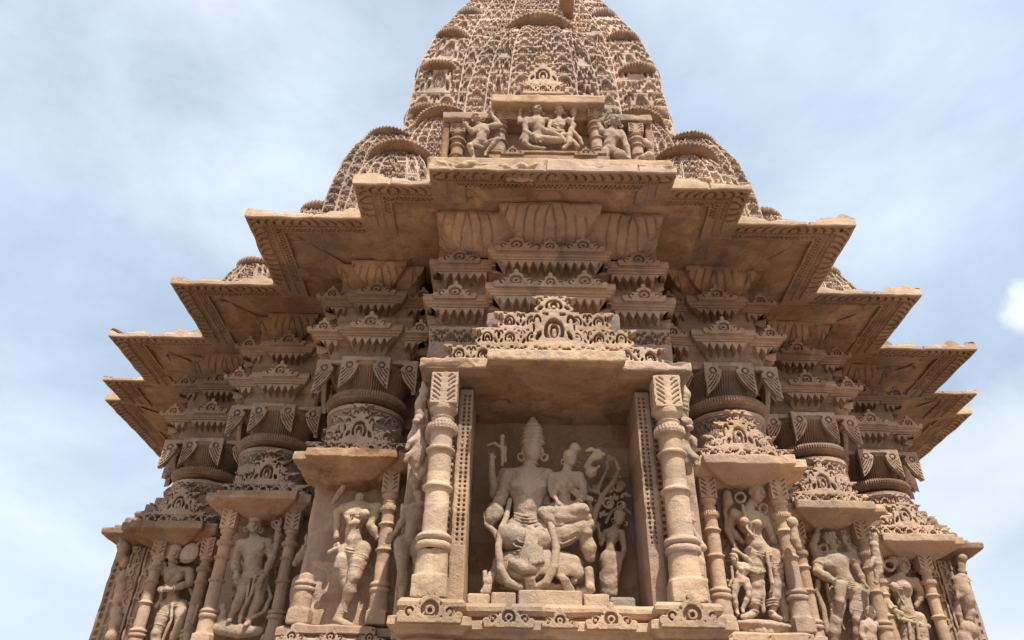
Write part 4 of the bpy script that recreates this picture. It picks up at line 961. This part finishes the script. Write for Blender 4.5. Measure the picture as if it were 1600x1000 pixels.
f.e(612, 325, 0, 32, 24, 34, 20, 5); f.e(640, 245, 0, 34, 22, 26, -20, 5); f.c([(585, 300, 10, 16), (615, 260, 5, 18), (650, 215, 0, 14)], 5); f.c([(590, 215, 0, 9), (615, 205, 0, 11), (680, 235, 0, 10)], 3)
for q in range(3): f.e(625+q*14, 320-q*12, -24, 8, 8, 9, 30, 1)
for q in range(3): f.c([(505, 395+q*16, -40, 6), (545, 430+q*14, -36, 7), (615, 465+q*4, 0, 10)], 2)
f.make('goddess_figure', None, t, L=L, h=.0064, seed=12, chip=.008)
f = Fig(*CR, 5.62, (310, 500))       # scrolling stem behind
f.c([(700, 240, 0, 8), (735, 255, 0, 9), (758, 310, 0, 10), (735, 370, 0, 12), (670, 450, 0, 15), (630, 540, 0, 18), (620, 620, 0, 16)], 3)
f.c([(690, 270, 0, 9), (700, 300, 0, 10), (660, 380, 0, 10), (640, 430, 0, 12)], 3); f.c([(560, 330, 0, 9), (600, 420, 0, 12), (650, 430, 0, 12)], 3)
for cx, cy, R in ((752, 402, 24), (703, 487, 26), (768, 500, 20)): f.ring(cx, cy, 0, R, 7); f.ring(cx+4, cy+3, -4, R*.4, 6)
for cx, cy, rt in ((715, 250, 20), (745, 340, 80), (700, 415, 40), (655, 470, -30), (640, 400, 10), (790, 440, 60), (735, 455, 0), (620, 600, 80), (600, 520, 60), (770, 380, -40), (675, 540, 30)):
    for q in (-28, 0, 28): f.e(cx+q*.5, cy+abs(q)*.3, 6, 9, 7, 19, rt+q, 2)
f.c([(600, 480, 0, 14), (610, 560, 0, 14)], 3); f.make('scroll_stem', M_STAT, t, L=L, h=.0066, seed=14)
f = Fig(*CR, 5.68, (310, 500))
f.head(760, 565, -30, 78, 10, 10, 'smooth', True, False, (738, 612, -10)); f.c([(690, 590, 0, 9), (715, 530, 0, 10), (770, 505, 0, 10), (815, 540, 0, 9)], 2)
f.torso((690, 640, -10), (768, 640, -10), (722, 655, -10), (715, 710, -10), (690, 760, -5), (740, 765, -5), 42, True)
f.leg((695, 770, -5), (680, 860, -12), (680, 930, -5), 34); f.leg((738, 770, -5), (735, 860, -14), (720, 930, -5), 34); f.c([(700, 780, -20, 40), (705, 900, -10, 44), (705, 950, 0, 46)], 12)
f.arm((772, 645, -5), (785, 730, -5), (755, 805, -25), 15, 240, False); f.arm((685, 645, -5), (665, 700, 0), (650, 620, 0), 12, 100, False)
o = f.make('statue', M_STAT, None, 'small standing woman in low relief at the lower right inside the main niche', group=GF, h=.0066, seed=15)

def lion(Fg, seed, label):     # rearing lion struts beside the large pillars; Fg has points in photo px, scale 1
    return Fg.make('lion_bracket', M_PALE, None, label, 'lion bracket', 'rearing lion brackets', h=.0085, seed=seed, amp=.008)
f = Fig(0, 0, 1, 5.22, (655, 650))
f.c([(662, 598, 0, 4), (664, 615, 0, 8), (658, 632, -2, 9), (656, 650, 0, 8)], 4); f.e(655, 655, -10, 9, 10, 8, 0, 3); f.e(650, 659, -17, 6, 7, 4, 0, 2)
f.c([(655, 668, 0, 10), (650, 685, 0, 12), (656, 700, 0, 13), (650, 716, 0, 13), (652, 728, 0, 9)], 5); f.c([(650, 705, -8, 7), (638, 712, -12, 5), (634, 720, -12, 4)], 3); f.c([(655, 685, -8, 7), (640, 692, -14, 4), (636, 700, -14, 4)], 3)
f.c([(662, 735, 0, 6), (655, 745, 0, 5), (648, 740, 0, 3), (650, 733, 0, 3)], 2); f.ring(662, 610, -6, 6, 2); f.ring(661, 624, -8, 5, 2)
for q in range(6): f.c([(664, 640+q*5, -4, 3), (669, 643+q*5, -6, 2)], 1)
lion(f, 21, 'small rearing lion strut on the left side of the left large pillar')
f = Fig(0, 0, 1, 5.30, (1070, 650))
f.c([(1062, 600, 0, 7), (1070, 618, 0, 9), (1066, 636, 0, 9), (1068, 652, 0, 7)], 4); f.e(1071, 662, -8, 11, 11, 10, 0, 3); f.e(1077, 669, -16, 7, 8, 4, 0, 2); f.e(1066, 657, -17, 2.5, 2.5, 2.5, 0, 1); f.e(1077, 657, -17, 2.5, 2.5, 2.5, 0, 1)
f.c([(1066, 675, 0, 10), (1072, 690, 0, 11), (1068, 705, 0, 14), (1070, 722, 0, 12), (1074, 735, 0, 7)], 5); f.c([(1072, 682, -8, 7), (1084, 688, -14, 5), (1086, 696, -14, 4)], 3); f.c([(1072, 705, -8, 8), (1086, 716, -14, 6), (1088, 726, -14, 4)], 3)
for q in range(6): f.c([(1060+q*2, 604+q*7, -8, 3), (1066+q*2, 606+q*7, -9, 2)], 1)
lion(f, 22, 'small rearing lion strut with bulging eyes on the right side of the right large pillar')

# ---------- standing nude figures just outside the large pillars
f = Fig(400, 700, 3.333, 5.84, (800, 500))
f.head(835, 190, 0, 70, -10, 0, 'smooth', False, False, (838, 245, 0)); f.e(830, 175, -5, 36, 30, 30, 0, 5)
f.torso((775, 320, 0), (868, 300, 0), (830, 350, 0), (812, 430, 0), (765, 480, 0), (845, 490, 0), 58, False, False)
f.arm((775, 320, 0), (770, 370, -10), (725, 440, -15), 20, 230, False); f.c([(765, 300, 0, 14), (780, 340, 0, 18)], 5)
f.leg((760, 500, 0), (765, 620, -16), (765, 780, 0), 42, (-10, -26)); f.leg((840, 500, 0), (845, 600, -10), (835, 760, 0), 38)
f.c([(850, 240, 5, 18), (850, 420, 5, 26)], 10)
f.make('statue', M_STAT, None, 'nude standing figure squeezed between the left large pillar and a slender pillar', group=GF, seed=31)
f = Fig(1040, 700, 3.333, 5.86, (100, 600))
f.torso((60, 380, 0), (130, 400, 10), (90, 430, 0), (100, 500, 0), (80, 570, 0), (150, 580, 0), 50, False, False)
f.head(95, 310, 10, 70, 10, 0, 'smooth', True, False, (95, 360, 5)); f.arm((110, 500, 5), (195, 520, -10), (130, 400, -10), 17, 80, False)
f.c([(70, 520, 5, 30), (115, 540, 5, 50), (150, 600, 0, 54)], 12)
f.leg((150, 600, 0), (170, 700, -14), (180, 840, 0), 44, (8, -26)); f.leg((90, 600, 0), (95, 720, -10), (105, 850, 0), 38)
f.make('statue', M_STAT, None, 'standing figure with one hand raised, half hidden by the right large pillar', group=GF, seed=32)

# ---------- left bay: headless woman
f = Fig(385, 692, 3.1, 6.28, (520, 550))
f.torso((470, 318, 0), (625, 318, 0), (540, 340, 0), (520, 430, 0), (480, 520, 5), (560, 530, 0), 74, True)
f.c([(545, 290, 5, 24), (550, 262, 5, 22), (545, 255, 5, 14)], 6)
f.arm((628, 320, 0), (600, 400, -20), (650, 470, -10), 22, 300); f.c([(640, 320, 0, 30), (600, 360, 0, 20)], 8)
f.c([(440, 335, 10, 22), (440, 400, 20, 18), (435, 455, 10, 14)], 6); f.c([(420, 290, 20, 12), (470, 215, 10, 14), (455, 240, 15, 18)], 6)
f.hand((500, 390, -60), 110, 20); f.c([(500, 390, -50, 14), (535, 385, -40, 16)], 5)
f.leg((560, 520, 0), (520, 650, -30), (470, 810, -5), 45, None); f.leg((480, 540, 5), (468, 640, 0), (500, 740, 10), 36)
f.c([(465, 800, -5, 22), (440, 860, -10, 22), (480, 880, -30, 18), (510, 885, -36, 10)], 4); f.ring(462, 815, -5, 24, 5, (.2, 0, 1))
f.c([(455, 560, -20, 24), (450, 600, -14, 24), (470, 630, -10, 14)], 10); f.c([(430, 500, 0, 10), (445, 490, -14, 9), (450, 505, -14, 8), (400, 530, 0, 12)], 3)
o = f.make('statue', M_STAT, None, 'headless dancing woman leaning back with one leg bent, in the left niche', group=GF, seed=33)
f = Fig(400, 700, 3.333, 6.30, (420, 900))
f.c([(310, 925, 20, 30), (360, 905, -10, 34), (440, 905, -20, 36), (520, 915, -5, 30)], 14); f.c([(120, 910, 20, 24), (160, 915, 10, 26)], 8)
f.make('footing', M_BUFF, o, seed=34, amp=.015, L=tuple(o.location)) if False else None

# ---------- left recess: partial figure (photo crop 400,700)
f = Fig(400, 700, 3.333, 7.10, (280, 600))
f.head(318, 420, 0, 80, -30, -6, 'smooth', False, True, (318, 480, 5)); f.torso((262, 530, 0), (345, 520, 5), (300, 560, 0), (275, 620, 0), (230, 690, 0), (290, 700, 0), 50, False, True)
f.arm((262, 535, 0), (205, 600, -10), (262, 500, -20), 17, 80); f.leg((225, 700, 0), (200, 830, -10), (195, 940, 0), 36); f.leg((285, 700, 0), (290, 810, -10), (280, 940, 0), 36)
f.make('statue', M_STAT, None, 'figure lifting a bent arm in the shaded recess right of the crowned four armed man', group=GF, seed=35)

# ---------- left: crowned four armed man (photo crop 140,740 at 3.847)
f = Fig(140, 740, 3.847, 7.32, (980, 500))
f.head(992, 310, -6, 105, 14, 0, 'cone', True, True, (985, 385, 0))
f.torso((910, 420, 0), (1075, 415, 0), (990, 450, 0), (985, 555, 0), (955, 620, 0), (1045, 620, 0), 78, False)
f.arm((905, 425, 0), (870, 540, -10), (880, 590, -30), 26, 280); f.c([(890, 500, 15, 10), (930, 560, 5, 10), (930, 600, 0, 9), (900, 640, -5, 9)], 3)
f.arm((1070, 425, 10), (1100, 510, -5), (1045, 620, -50), 24, 240); f.arm((1080, 425, 15), (1110, 480, 10), (1130, 390, -10), 20, 85); f.ring(1125, 295, -5, 32, 8, (.3, 1, 0)); f.ring(1125, 295, -8, 15, 7, (.3, 1, 0)); f.c([(1125, 340, 0, 9), (1120, 390, 0, 11)], 3)
f.leg((955, 630, 0), (900, 760, -20), (850, 860, 0), 40, (-14, -30)); f.leg((1035, 630, 0), (1015, 760, -20), (960, 880, -5), 42, (-20, -36))
f.c([(995, 620, -50, 9), (975, 720, -55, 8), (945, 780, -45, 12)], 3); f.c([(965, 620, -50, 7), (940, 780, -40, 8), (900, 890, -20, 9)], 3)
f.c([(1060, 650, 0, 12), (1090, 740, 0, 13), (1050, 830, -10, 12), (980, 865, -20, 11)], 4); f.c([(930, 800, -10, 12), (905, 860, -10, 14)], 4)
f.c([(810, 830, 10, 20), (790, 870, 5, 26), (830, 930, 0, 30)], 8); f.e(800, 805, 5, 22, 20, 26, 0, 4)
f.c([(760, 930, 10, 34), (900, 950, 0, 36), (1020, 950, 5, 30)], 14)
f.make('statue', M_STAT, None, 'crowned man with four arms standing in the second left niche, lotus stem raised', group=GF, seed=36)

# ---------- left corner: woman with mirror
f = Fig(140, 740, 3.847, 8.28, (530, 700))
f.head(508, 478, -14, 104, 30, 10, 'smooth', True, True, (500, 545, 0)); f.e(490, 455, 5, 48, 44, 40, 0, 5)
f.torso((440, 590, 0), (600, 580, 0), (510, 620, 0), (505, 720, 0), (460, 790, 0), (555, 790, 0), 66, True)
f.arm((600, 590, 0), (600, 660, -30), (490, 695, -70), 22, 180); f.arm((440, 590, 5), (440, 500, 15), (520, 420, 10), 20, 20, False)
f.c([(470, 450, 15, 14), (560, 400, 10, 18), (640, 390, 0, 18), (690, 375, 0, 14)], 5)
f.leg((470, 800, 0), (400, 960, -20), (390, 1100, 0), 40, (-10, -30)); f.leg((555, 800, 0), (545, 900, -25), (470, 1080, 0), 40, (-10, -30)); f.c([(495, 790, -50, 9), (490, 880, -52, 9), (440, 1000, -40, 9)], 3)
f.c([(600, 690, 0, 12), (640, 760, 0, 13), (620, 850, 0, 12), (580, 880, -5, 12)], 4); f.c([(440, 680, 0, 12), (430, 760, 0, 13), (400, 800, 0, 14)], 4)
o = f.make('statue', M_STAT, None, 'woman gazing at a round mirror in the niche at the left corner', group=GF, seed=37)
f2 = Fig(140, 740, 3.847, 8.28, (530, 700))
f2.e(600, 480, -45, 54, 14, 64, 18, 2); f2.c([(640, 440, -40, 10), (690, 385, -20, 10)], 3); f2.make('mirror', M_STAT, o, L=tuple(o.location), seed=38)
# vertical scroll stems left of it (second figure, half cut)
f = Fig(140, 740, 3.847, 8.0, (620, 930))
f.c([(600, 990, 0, 34), (595, 920, 0, 24), (590, 895, 0, 14)], 8); f.c([(620, 900, 0, 8), (640, 840, 0, 9), (655, 790, 0, 8)], 3); f.c([(600, 1040, 0, 30), (610, 1100, 0, 36)], 8)
f.make('statue', M_STAT, None, 'small worn attendant at the feet of the woman with the mirror', group=GF, seed=39)

# ---------- right bay: tall woman with attendant (photo crop 1040,700)
f = Fig(1040, 700, 3.333, 6.30, (500, 550))
f.head(470, 235, -6, 118, 24, 10, 'smooth', False, True, (425, 320, 0)); f.ring(388, 258, -25, 26, 8, (.5, 1, 0)); f.ring(510, 318, -25, 26, 7, (.9, .6, 0)); f.e(395, 205, 10, 22, 20, 18, 0, 4)
f.torso((360, 350, 0), (520, 380, 10), (440, 385, 0), (460, 480, 0), (450, 550, 0), (570, 560, 0), 78, True)
f.arm((355, 340, 10), (330, 420, 25), (400, 490, 20), 22, None, False); f.arm((520, 370, 5), (560, 470, 0), (590, 500, 10), 20, None); f.c([(320, 240, 20, 24), (325, 280, 15, 30), (310, 330, 20, 12), (320, 430, 20, 12), (370, 530, 10, 12)], 5)
f.leg((468, 575, 0), (476, 715, -14), (460, 850, -5), 44, (-55, -30)); f.leg((565, 575, 0), (580, 715, -14), (555, 860, -10), 44, (40, -40))
f.c([(525, 545, -60, 9), (545, 640, -65, 10), (555, 700, -60, 12)], 3); f.c([(510, 700, -30, 8), (510, 850, -20, 9)], 3)
for q in range(3): f.beads([(440, 620+q*9, -40), (480, 635+q*9, -62), (520, 625+q*9, -50)], 4.5, 12); f.beads([(545, 600+q*9, -50), (585, 612+q*9, -60), (612, 600+q*9, -40)], 4.5, 12)
for q in range(3): f.ring(555, 800+q*14, -10, 30, 5, (0, .2, 1)); f.ring(465, 795+q*14, -5, 30, 5, (0, .2, 1))
f.c([(620, 660, 10, 12), (640, 720, 5, 14), (600, 780, 0, 20), (625, 840, 5, 30), (630, 885, 5, 24)], 6); f.c([(400, 300, -30, 8), (425, 420, -60, 8), (450, 455, -66, 8)], 2)
o = f.make('statue', M_STAT, None, 'tall woman with large round earrings standing on a lotus disc, right of the main niche', group=GF, seed=41)
f2 = Fig(1040, 700, 3.333, 6.30, (500, 550))
f2.e(510, 935, 0, 160, 62, 36, 4, 6); f2.e(515, 925, -20, 150, 50, 22, 4, 6)
for q in range(9): f2.e(385+q*32, 945+q*2-(abs(q-4)*1), -50+3*(q-4)**2, 19, 14, 24, 0, 3)
f2.make('lotus_disc', M_STAT, o, L=tuple(o.location), seed=42)
f = Fig(1040, 700, 3.333, 6.26, (400, 700))
f.head(355, 575, 0, 56, 20, 5, 'bun', False, True, (378, 610, 0)); f.torso((375, 618, 0), (440, 615, 0), (410, 630, 0), (385, 665, 0), (370, 700, 0), (420, 690, 0), 34, True)
f.arm((440, 615, 0), (440, 590, -10), (385, 545, -10), 12, 150, False); f.leg((370, 700, 0), (358, 780, -8), (372, 850, 0), 20, (6, -14)); f.leg((420, 695, 0), (435, 765, -12), (400, 840, 0), 20, (4, -14)); f.c([(345, 620, 5, 8), (350, 680, 5, 8), (330, 720, 5, 8)], 3)
f.make('statue', M_STAT, None, 'tiny attendant girl reaching up beside the tall woman with round earrings', group=GF, seed=43)

# ---------- right: crowned man turning (photo crop 1240,700)
f = Fig(1240, 700, 3.333, 7.30, (240, 700))
f.head(192, 490, -6, 96, 34, 4, 'band', False, True, (205, 560, 0)); f.ring(155, 525, -20, 20, 7, (.5, 1, 0))
f.torso((135, 590, 0), (285, 570, 0), (215, 610, 0), (260, 700, 0), (225, 750, 0), (325, 740, 0), 74, False)
f.arm((130, 590, 0), (125, 645, -25), (230, 705, -60), 24, 350); f.arm((130, 580, 15), (100, 510, 5), (125, 430, 0), 22, 70); f.arm((285, 570, 5), (340, 600, 5), (265, 490, -10), 20, 95); f.arm((300, 585, 10), (350, 660, 0), (365, 700, -20), 18, 300, False)
f.leg((235, 760, 0), (220, 900, -20), (200, 1060, 0), 40, (-20, -30)); f.leg((325, 750, 0), (335, 900, -20), (335, 1060, 0), 40, (10, -30)); f.c([(245, 720, -60, 30), (240, 800, -60, 24), (235, 840, -50, 14)], 8)
f.c([(130, 690, 0, 12), (120, 740, 0, 14), (160, 850, 0, 13), (175, 960, 0, 14)], 4); f.c([(170, 700, 0, 10), (200, 850, 0, 10), (215, 960, 0, 10)], 3); f.c([(300, 740, -30, 12), (300, 860, -20, 10)], 3); f.c([(360, 690, -10, 14), (370, 760, -10, 22), (380, 830, 0, 14)], 5)
f.make('statue', M_STAT, None, 'crowned man turning his head, arms raised, in the second right niche', group=GF, seed=44)
f = Fig(1240, 700, 3.333, 7.15, (400, 900))
f.head(400, 860, 0, 60, 20, 0, 'band', False, True, (395, 900, 0)); f.torso((360, 915, 0), (430, 915, 0), (395, 935, 0), (395, 985, 0), (375, 1020, 0), (420, 1020, 0), 36); f.arm((360, 915, 0), (355, 970, -5), (370, 1010, -20), 12, None, False); f.leg((380, 1030, 0), (375, 1090, 0), (375, 1150, 0), 22); f.leg((415, 1030, 0), (415, 1090, 0), (415, 1150, 0), 22)
f.make('statue', M_STAT, None, 'small attendant standing at the foot of the slender pillar, right of the turning man', group=GF, seed=45)
f = Fig(1240, 700, 3.333, 7.0, (430, 600))
f.e(420, 510, 0, 24, 26, 26, 0, 6); f.c([(425, 540, 0, 24), (435, 600, 0, 26), (440, 650, 0, 20), (430, 700, 0, 12)], 8); f.c([(415, 580, -15, 12), (400, 620, -20, 10)], 3)
f.make('lion_bracket', M_STAT, None, 'worn rearing lion strut between the second and third right niches', 'lion bracket', 'rearing lion brackets', seed=46, amp=.009)
f = Fig(1040, 700, 3.333, 6.05, (670, 450))
f.e(662, 390, 0, 30, 26, 34, 10, 6); f.c([(670, 430, 0, 22), (675, 480, 0, 24), (690, 520, 0, 18)], 8); f.make('lion_bracket', M_STAT, None, 'worn lion strut right of the tall woman with round earrings', 'lion bracket', 'rearing lion brackets', seed=47, amp=.009)

# ---------- right corner: bent woman
f = Fig(1240, 700, 3.333, 8.27, (560, 800))
f.head(562, 610, -6, 96, 20, 4, 'smooth', False, True, (555, 670, 0)); f.ring(498, 612, -15, 26, 8, (.4, 1, 0)); f.e(520, 590, 5, 34, 34, 34, 0, 5)
f.torso((480, 700, 0), (630, 700, 0), (555, 720, 0), (575, 820, 0), (560, 890, 0), (650, 890, 0), 68, True)
f.arm((475, 700, 0), (465, 790, -10), (530, 850, -50), 22, 330); f.arm((632, 700, 0), (665, 760, 10), (640, 820, 10), 20, None, False)
f.leg((575, 900, 0), (600, 1020, -20), (600, 1180, 0), 42, (-10, -30)); f.leg((645, 900, 0), (672, 1020, -20), (672, 1180, 0), 42, (10, -30))
f.c([(470, 745, -20, 9), (500, 830, -45, 9), (560, 890, -58, 9), (650, 915, -45, 9), (700, 930, -10, 14)], 3); f.c([(600, 900, -55, 8), (610, 1000, -55, 9)], 3); f.c([(640, 900, -50, 8), (655, 1000, -50, 9)], 3)
f.c([(530, 940, 5, 14), (560, 960, 0, 16), (520, 985, 0, 18), (560, 1010, 0, 18)], 8)
f.make('statue', M_STAT, None, 'woman with a looped cloth in the niche at the right corner', group=GF, seed=48)
# corner figures in profile against the sky
f = Fig(1240, 700, 3.333, 8.40, (890, 700))
f.e(870, 575, 0, 30, 34, 30, 20, 6); f.c([(850, 545, 0, 12), (885, 560, 0, 10)], 4); f.c([(870, 600, 0, 22), (875, 640, 0, 20)], 6)
f.head(885, 690, 0, 66, 50, 0, 'smooth', False, True, (870, 730, 0)); f.c([(865, 700, 0, 34), (880, 750, 0, 44), (900, 800, 0, 40), (900, 840, 0, 24)], 12); f.c([(860, 730, -10, 16), (850, 780, -20, 14), (895, 760, -30, 12)], 4)
f.c([(850, 810, 0, 18), (860, 870, 0, 16), (875, 915, 0, 10)], 5); f.c([(905, 820, 0, 24), (920, 860, 0, 26), (915, 890, 0, 18)], 8)
f.e(912, 950, 0, 46, 40, 44, 0, 6); f.c([(890, 990, 0, 36), (910, 1060, 0, 50), (900, 1120, 0, 50)], 12)
f.make('corner_dwarfs', M_BUFF, None, 'stack of crouching dwarfs in profile on the right edge of the wall', 'statue', GF, seed=49, amp=.008)
f = Fig(140, 740, 3.847, 8.42, (180, 500))
for i, (x, y, r) in enumerate(((185, 380, 26), (175, 425, 20), (190, 450, 32), (180, 500, 30), (195, 540, 24), (185, 600, 20), (180, 640, 28), (170, 700, 30), (160, 760, 32), (150, 830, 30), (140, 900, 32), (125, 980, 34), (110, 1080, 36))): f.e(x+14+(i*37 % 11)-5, y+(i*23 % 13)-6, (i*19 % 17)-8, r*1.05, r*1.2, r*1.35, (i*41 % 60)-30, 16)
for x, y in ((150, 365), (150, 510), (155, 590), (112, 765), (75, 915)): f.c([(x+30, y, 0, 9), (x-2, y, -4, 5)], 4)
f.make('corner_dwarfs', M_BUFF, None, 'eroded stack of small figures on the left edge of the wall', 'statue', GF, seed=50, amp=.009)

# ---------- upper shrine (photo crop 680,140 at 4.444)
CU = (680, 140, 4.444)
def F_(): return Fig(*CU, 5.50, (800, 250))
f = F_()
f.head(705, 145, -10, 96, 14, 0, 'smooth', True, True, (700, 200, 0)); f.torso((640, 215, 0), (775, 215, 0), (700, 240, 0), (720, 290, 0), (690, 330, 0), (770, 330, 0), 66)
f.arm((632, 215, 0), (625, 290, -20), (690, 330, -40), 20, 330); f.arm((620, 220, 10), (585, 230, 5), (588, 160, 0), 17, 90, False); f.e(598, 105, -5, 38, 20, 30, 0, 5); f.c([(595, 140, -8, 12), (598, 80, -12, 14)], 3)
f.c([(690, 345, -10, 32), (780, 350, -40, 30), (880, 355, -50, 24)], 10); f.c([(720, 275, -20, 26), (800, 300, -50, 24), (870, 325, -60, 18), (905, 365, -60, 14)], 8)
f.c([(640, 330, -10, 26), (620, 370, -30, 22), (660, 400, -40, 16), (760, 410, -60, 12)], 8); f.c([(620, 320, -10, 24), (600, 350, -10, 20)], 6)
f.make('statue', M_STAT, None, 'cross-legged god with a raised hand in the middle of the upper shrine', group='figures in the upper shrine', seed=61, h=.0085)
f = F_()
f.head(865, 150, -6, 78, 10, -10, 'cone', True, True, (860, 205, 0)); f.torso((805, 225, 0), (920, 220, 0), (855, 245, 0), (860, 290, 0), (840, 320, 0), (890, 320, 0), 52, True)
f.arm((925, 215, 0), (960, 250, -10), (920, 330, -30), 18, 240); f.arm((800, 225, 0), (790, 270, -20), (850, 290, -50), 15, 0, False); f.c([(960, 160, 0, 26), (965, 120, 0, 24), (965, 180, 0, 16), (955, 215, 0, 14)], 5)
f.c([(880, 330, -10, 26), (930, 320, -40, 24), (930, 370, -45, 18), (890, 410, -50, 12)], 8); f.c([(950, 290, -10, 18), (1000, 340, -10, 14), (1020, 380, -5, 12)], 5); f.c([(940, 340, 0, 16), (985, 400, 0, 20)], 5)
f.make('statue', M_STAT, None, 'goddess leaning close to the cross-legged god in the upper shrine', group='figures in the upper shrine', seed=62, h=.0085)
f = F_()
f.head(290, 200, -6, 88, 10, -22, 'smooth', True, True, (310, 255, 0)); f.torso((290, 270, 0), (390, 255, 0), (330, 290, 0), (320, 340, 0), (280, 370, 0), (350, 370, 0), 52, False)
f.arm((285, 275, 0), (260, 300, -10), (225, 260, -30), 18, 120); f.arm((395, 255, 0), (450, 250, -5), (400, 185, -10), 19, 120, False); f.leg((280, 385, 0), (240, 390, -40), (265, 470, -10), 27, (-6, -20)); f.leg((350, 385, 0), (435, 345, -40), (350, 440, -20), 25, (-6, -20))
f.c([(290, 390, -30, 16), (330, 400, -30, 12)], 5); f.make('statue', M_STAT, None, 'dancing attendant with bent knees on the left of the upper shrine', group='figures in the upper shrine', seed=63, h=.0085)
f = F_()
f.head(1245, 225, -6, 108, 14, 6, 'smooth', True, True, (1225, 285, 0)); f.torso((1165, 295, 0), (1285, 300, 0), (1225, 330, 0), (1210, 385, 0), (1180, 430, 0), (1260, 440, 0), 62, False, False)
f.arm((1290, 305, 0), (1320, 370, -10), (1345, 450, -20), 22, 270, False); f.arm((1160, 295, 0), (1130, 240, 5), (1180, 190, -5), 20, 60, False); f.c([(1185, 235, -5, 16), (1190, 260, -5, 12)], 4)
f.c([(1180, 440, -10, 34), (1170, 480, -20, 26)], 8); f.e(1285, 460, -40, 46, 40, 44, 0, 8); f.make('statue', M_STAT, None, 'plump dwarf squatting with a bent arm on the right of the upper shrine', group='figures in the upper shrine', seed=64, h=.0085)
f = F_(); f.c([(1455, 355, 0, 18), (1480, 385, -10, 22), (1500, 400, -10, 14)], 6); f.c([(1480, 470, 0, 40), (1440, 480, 0, 30)], 10)
f.make('statue', M_STAT, None, 'worn fragment of a crouching figure right of the outer right pillar', group='figures in the upper shrine', seed=65)

# ================================================================== carved strips and filler figures between the bays
def scroll_strip(x0, x1, y, z0, z1, seed, wave=.13):
    cx, hw = (x0+x1)/2, abs(x1-x0)/2
    s = Sdf((cx-hw-.02, y-.03, z0), (cx+hw+.02, y+.12, z1), .010)
    def fn(X, Y, Z):
        d = np.maximum(np.abs(X-cx)-hw, np.maximum(y-Y, Y-y-.10)); x = (X-cx)/hw
        q = (((Z/wave) % 1)-.5)*wave; sd_ = np.where((np.floor(Z/wave) % 2) > 0, 1, -1)
        st = np.abs(X-cx-.45*hw*np.sin(Z/wave*pi+pi/2*0))-.013
        r_ = np.hypot(X-cx+sd_*hw*.36*np.where(np.floor(Z/wave)*0 == 0, 1, 1), q)
        rs = np.minimum(np.minimum(st, np.abs(r_-.036)-.010), r_-.012)
        cav = np.maximum(np.abs(X-cx)-(hw-.022), -rs)
        return np.maximum(d, -np.maximum(cav, Y-(y+.028)))
    s.op(fn, (cx-hw, y, z0), (cx+hw, y+.1, z1)); s.wear(.007, 16, seed, .01); return s.mesh()
strips = [(4.27, 4.43, 8.36), (4.47, 4.62, 8.40)]
for sg, side in ((-1, 'left'), (1, 'right')):
    for i, (a, b, y) in enumerate(strips):
        a, b = sorted((sg*a, sg*b))
        o = mk('scroll_strip', scroll_strip(a, b, y, 2.5, 4.12, i+sg), M_BUFF, None, False, ((a+b)/2, y, 2.5))
        tag(o, '%s strip of scroll carving %s' % (side, ('just outside the corner niche pillar', 'second out from the corner niche pillar', 'on the outermost edge')[i]), 'carved strip', 'strips of scroll carving')
# low relief foliage on the slabs behind the side figures
def foliage(cx, hw, y, z0, z1, seed):
    s = Sdf((cx-hw-.03, y-.06, z0), (cx+hw+.03, y+.06, z1), .011); rr = random.Random(seed)
    for sd_ in (-1, 1):
        z = z0+.1; x = cx+sd_*hw*.7
        while z < z1-.15:
            nx = cx+sd_*hw*(.55+.35*rr.random()); nz = z+.10+.05*rr.random()
            s.cap((x, y, z), (nx, y-.01, nz), .016, .013, .01)
            q = rr.choice((-1, 1)); s.tor((nx+q*.035, y-.01, nz), .028, .011, (0, 1, 0), .006); s.ell((nx-q*.03, y-.005, nz-.04), (.03, .015, .018), .008, rotm('Y', rr.uniform(-1, 1)))
            x, z = nx, nz
    s.wear(.008, 18, seed, .01); return s.mesh()
for sg, side in ((-1, 'left'), (1, 'right')):
    for i, (cx, fy, lb) in enumerate(((1.70, 6.34, 'nearest niche'), (2.83, 7.39, 'middle niche'), (3.95, 8.34, 'corner niche'))):
        if sg < 0 and i == 0: continue
        o = mk('foliage_relief', foliage(sg*cx, .24, fy+.10, 2.9, 4.1, i*3+sg), M_BUFF, None, True, (sg*cx, fy+.13, 2.9))
        tag(o, '%s low relief of curling stems on the back slab of the %s' % (side, lb), 'relief', 'foliage reliefs behind the side figures')
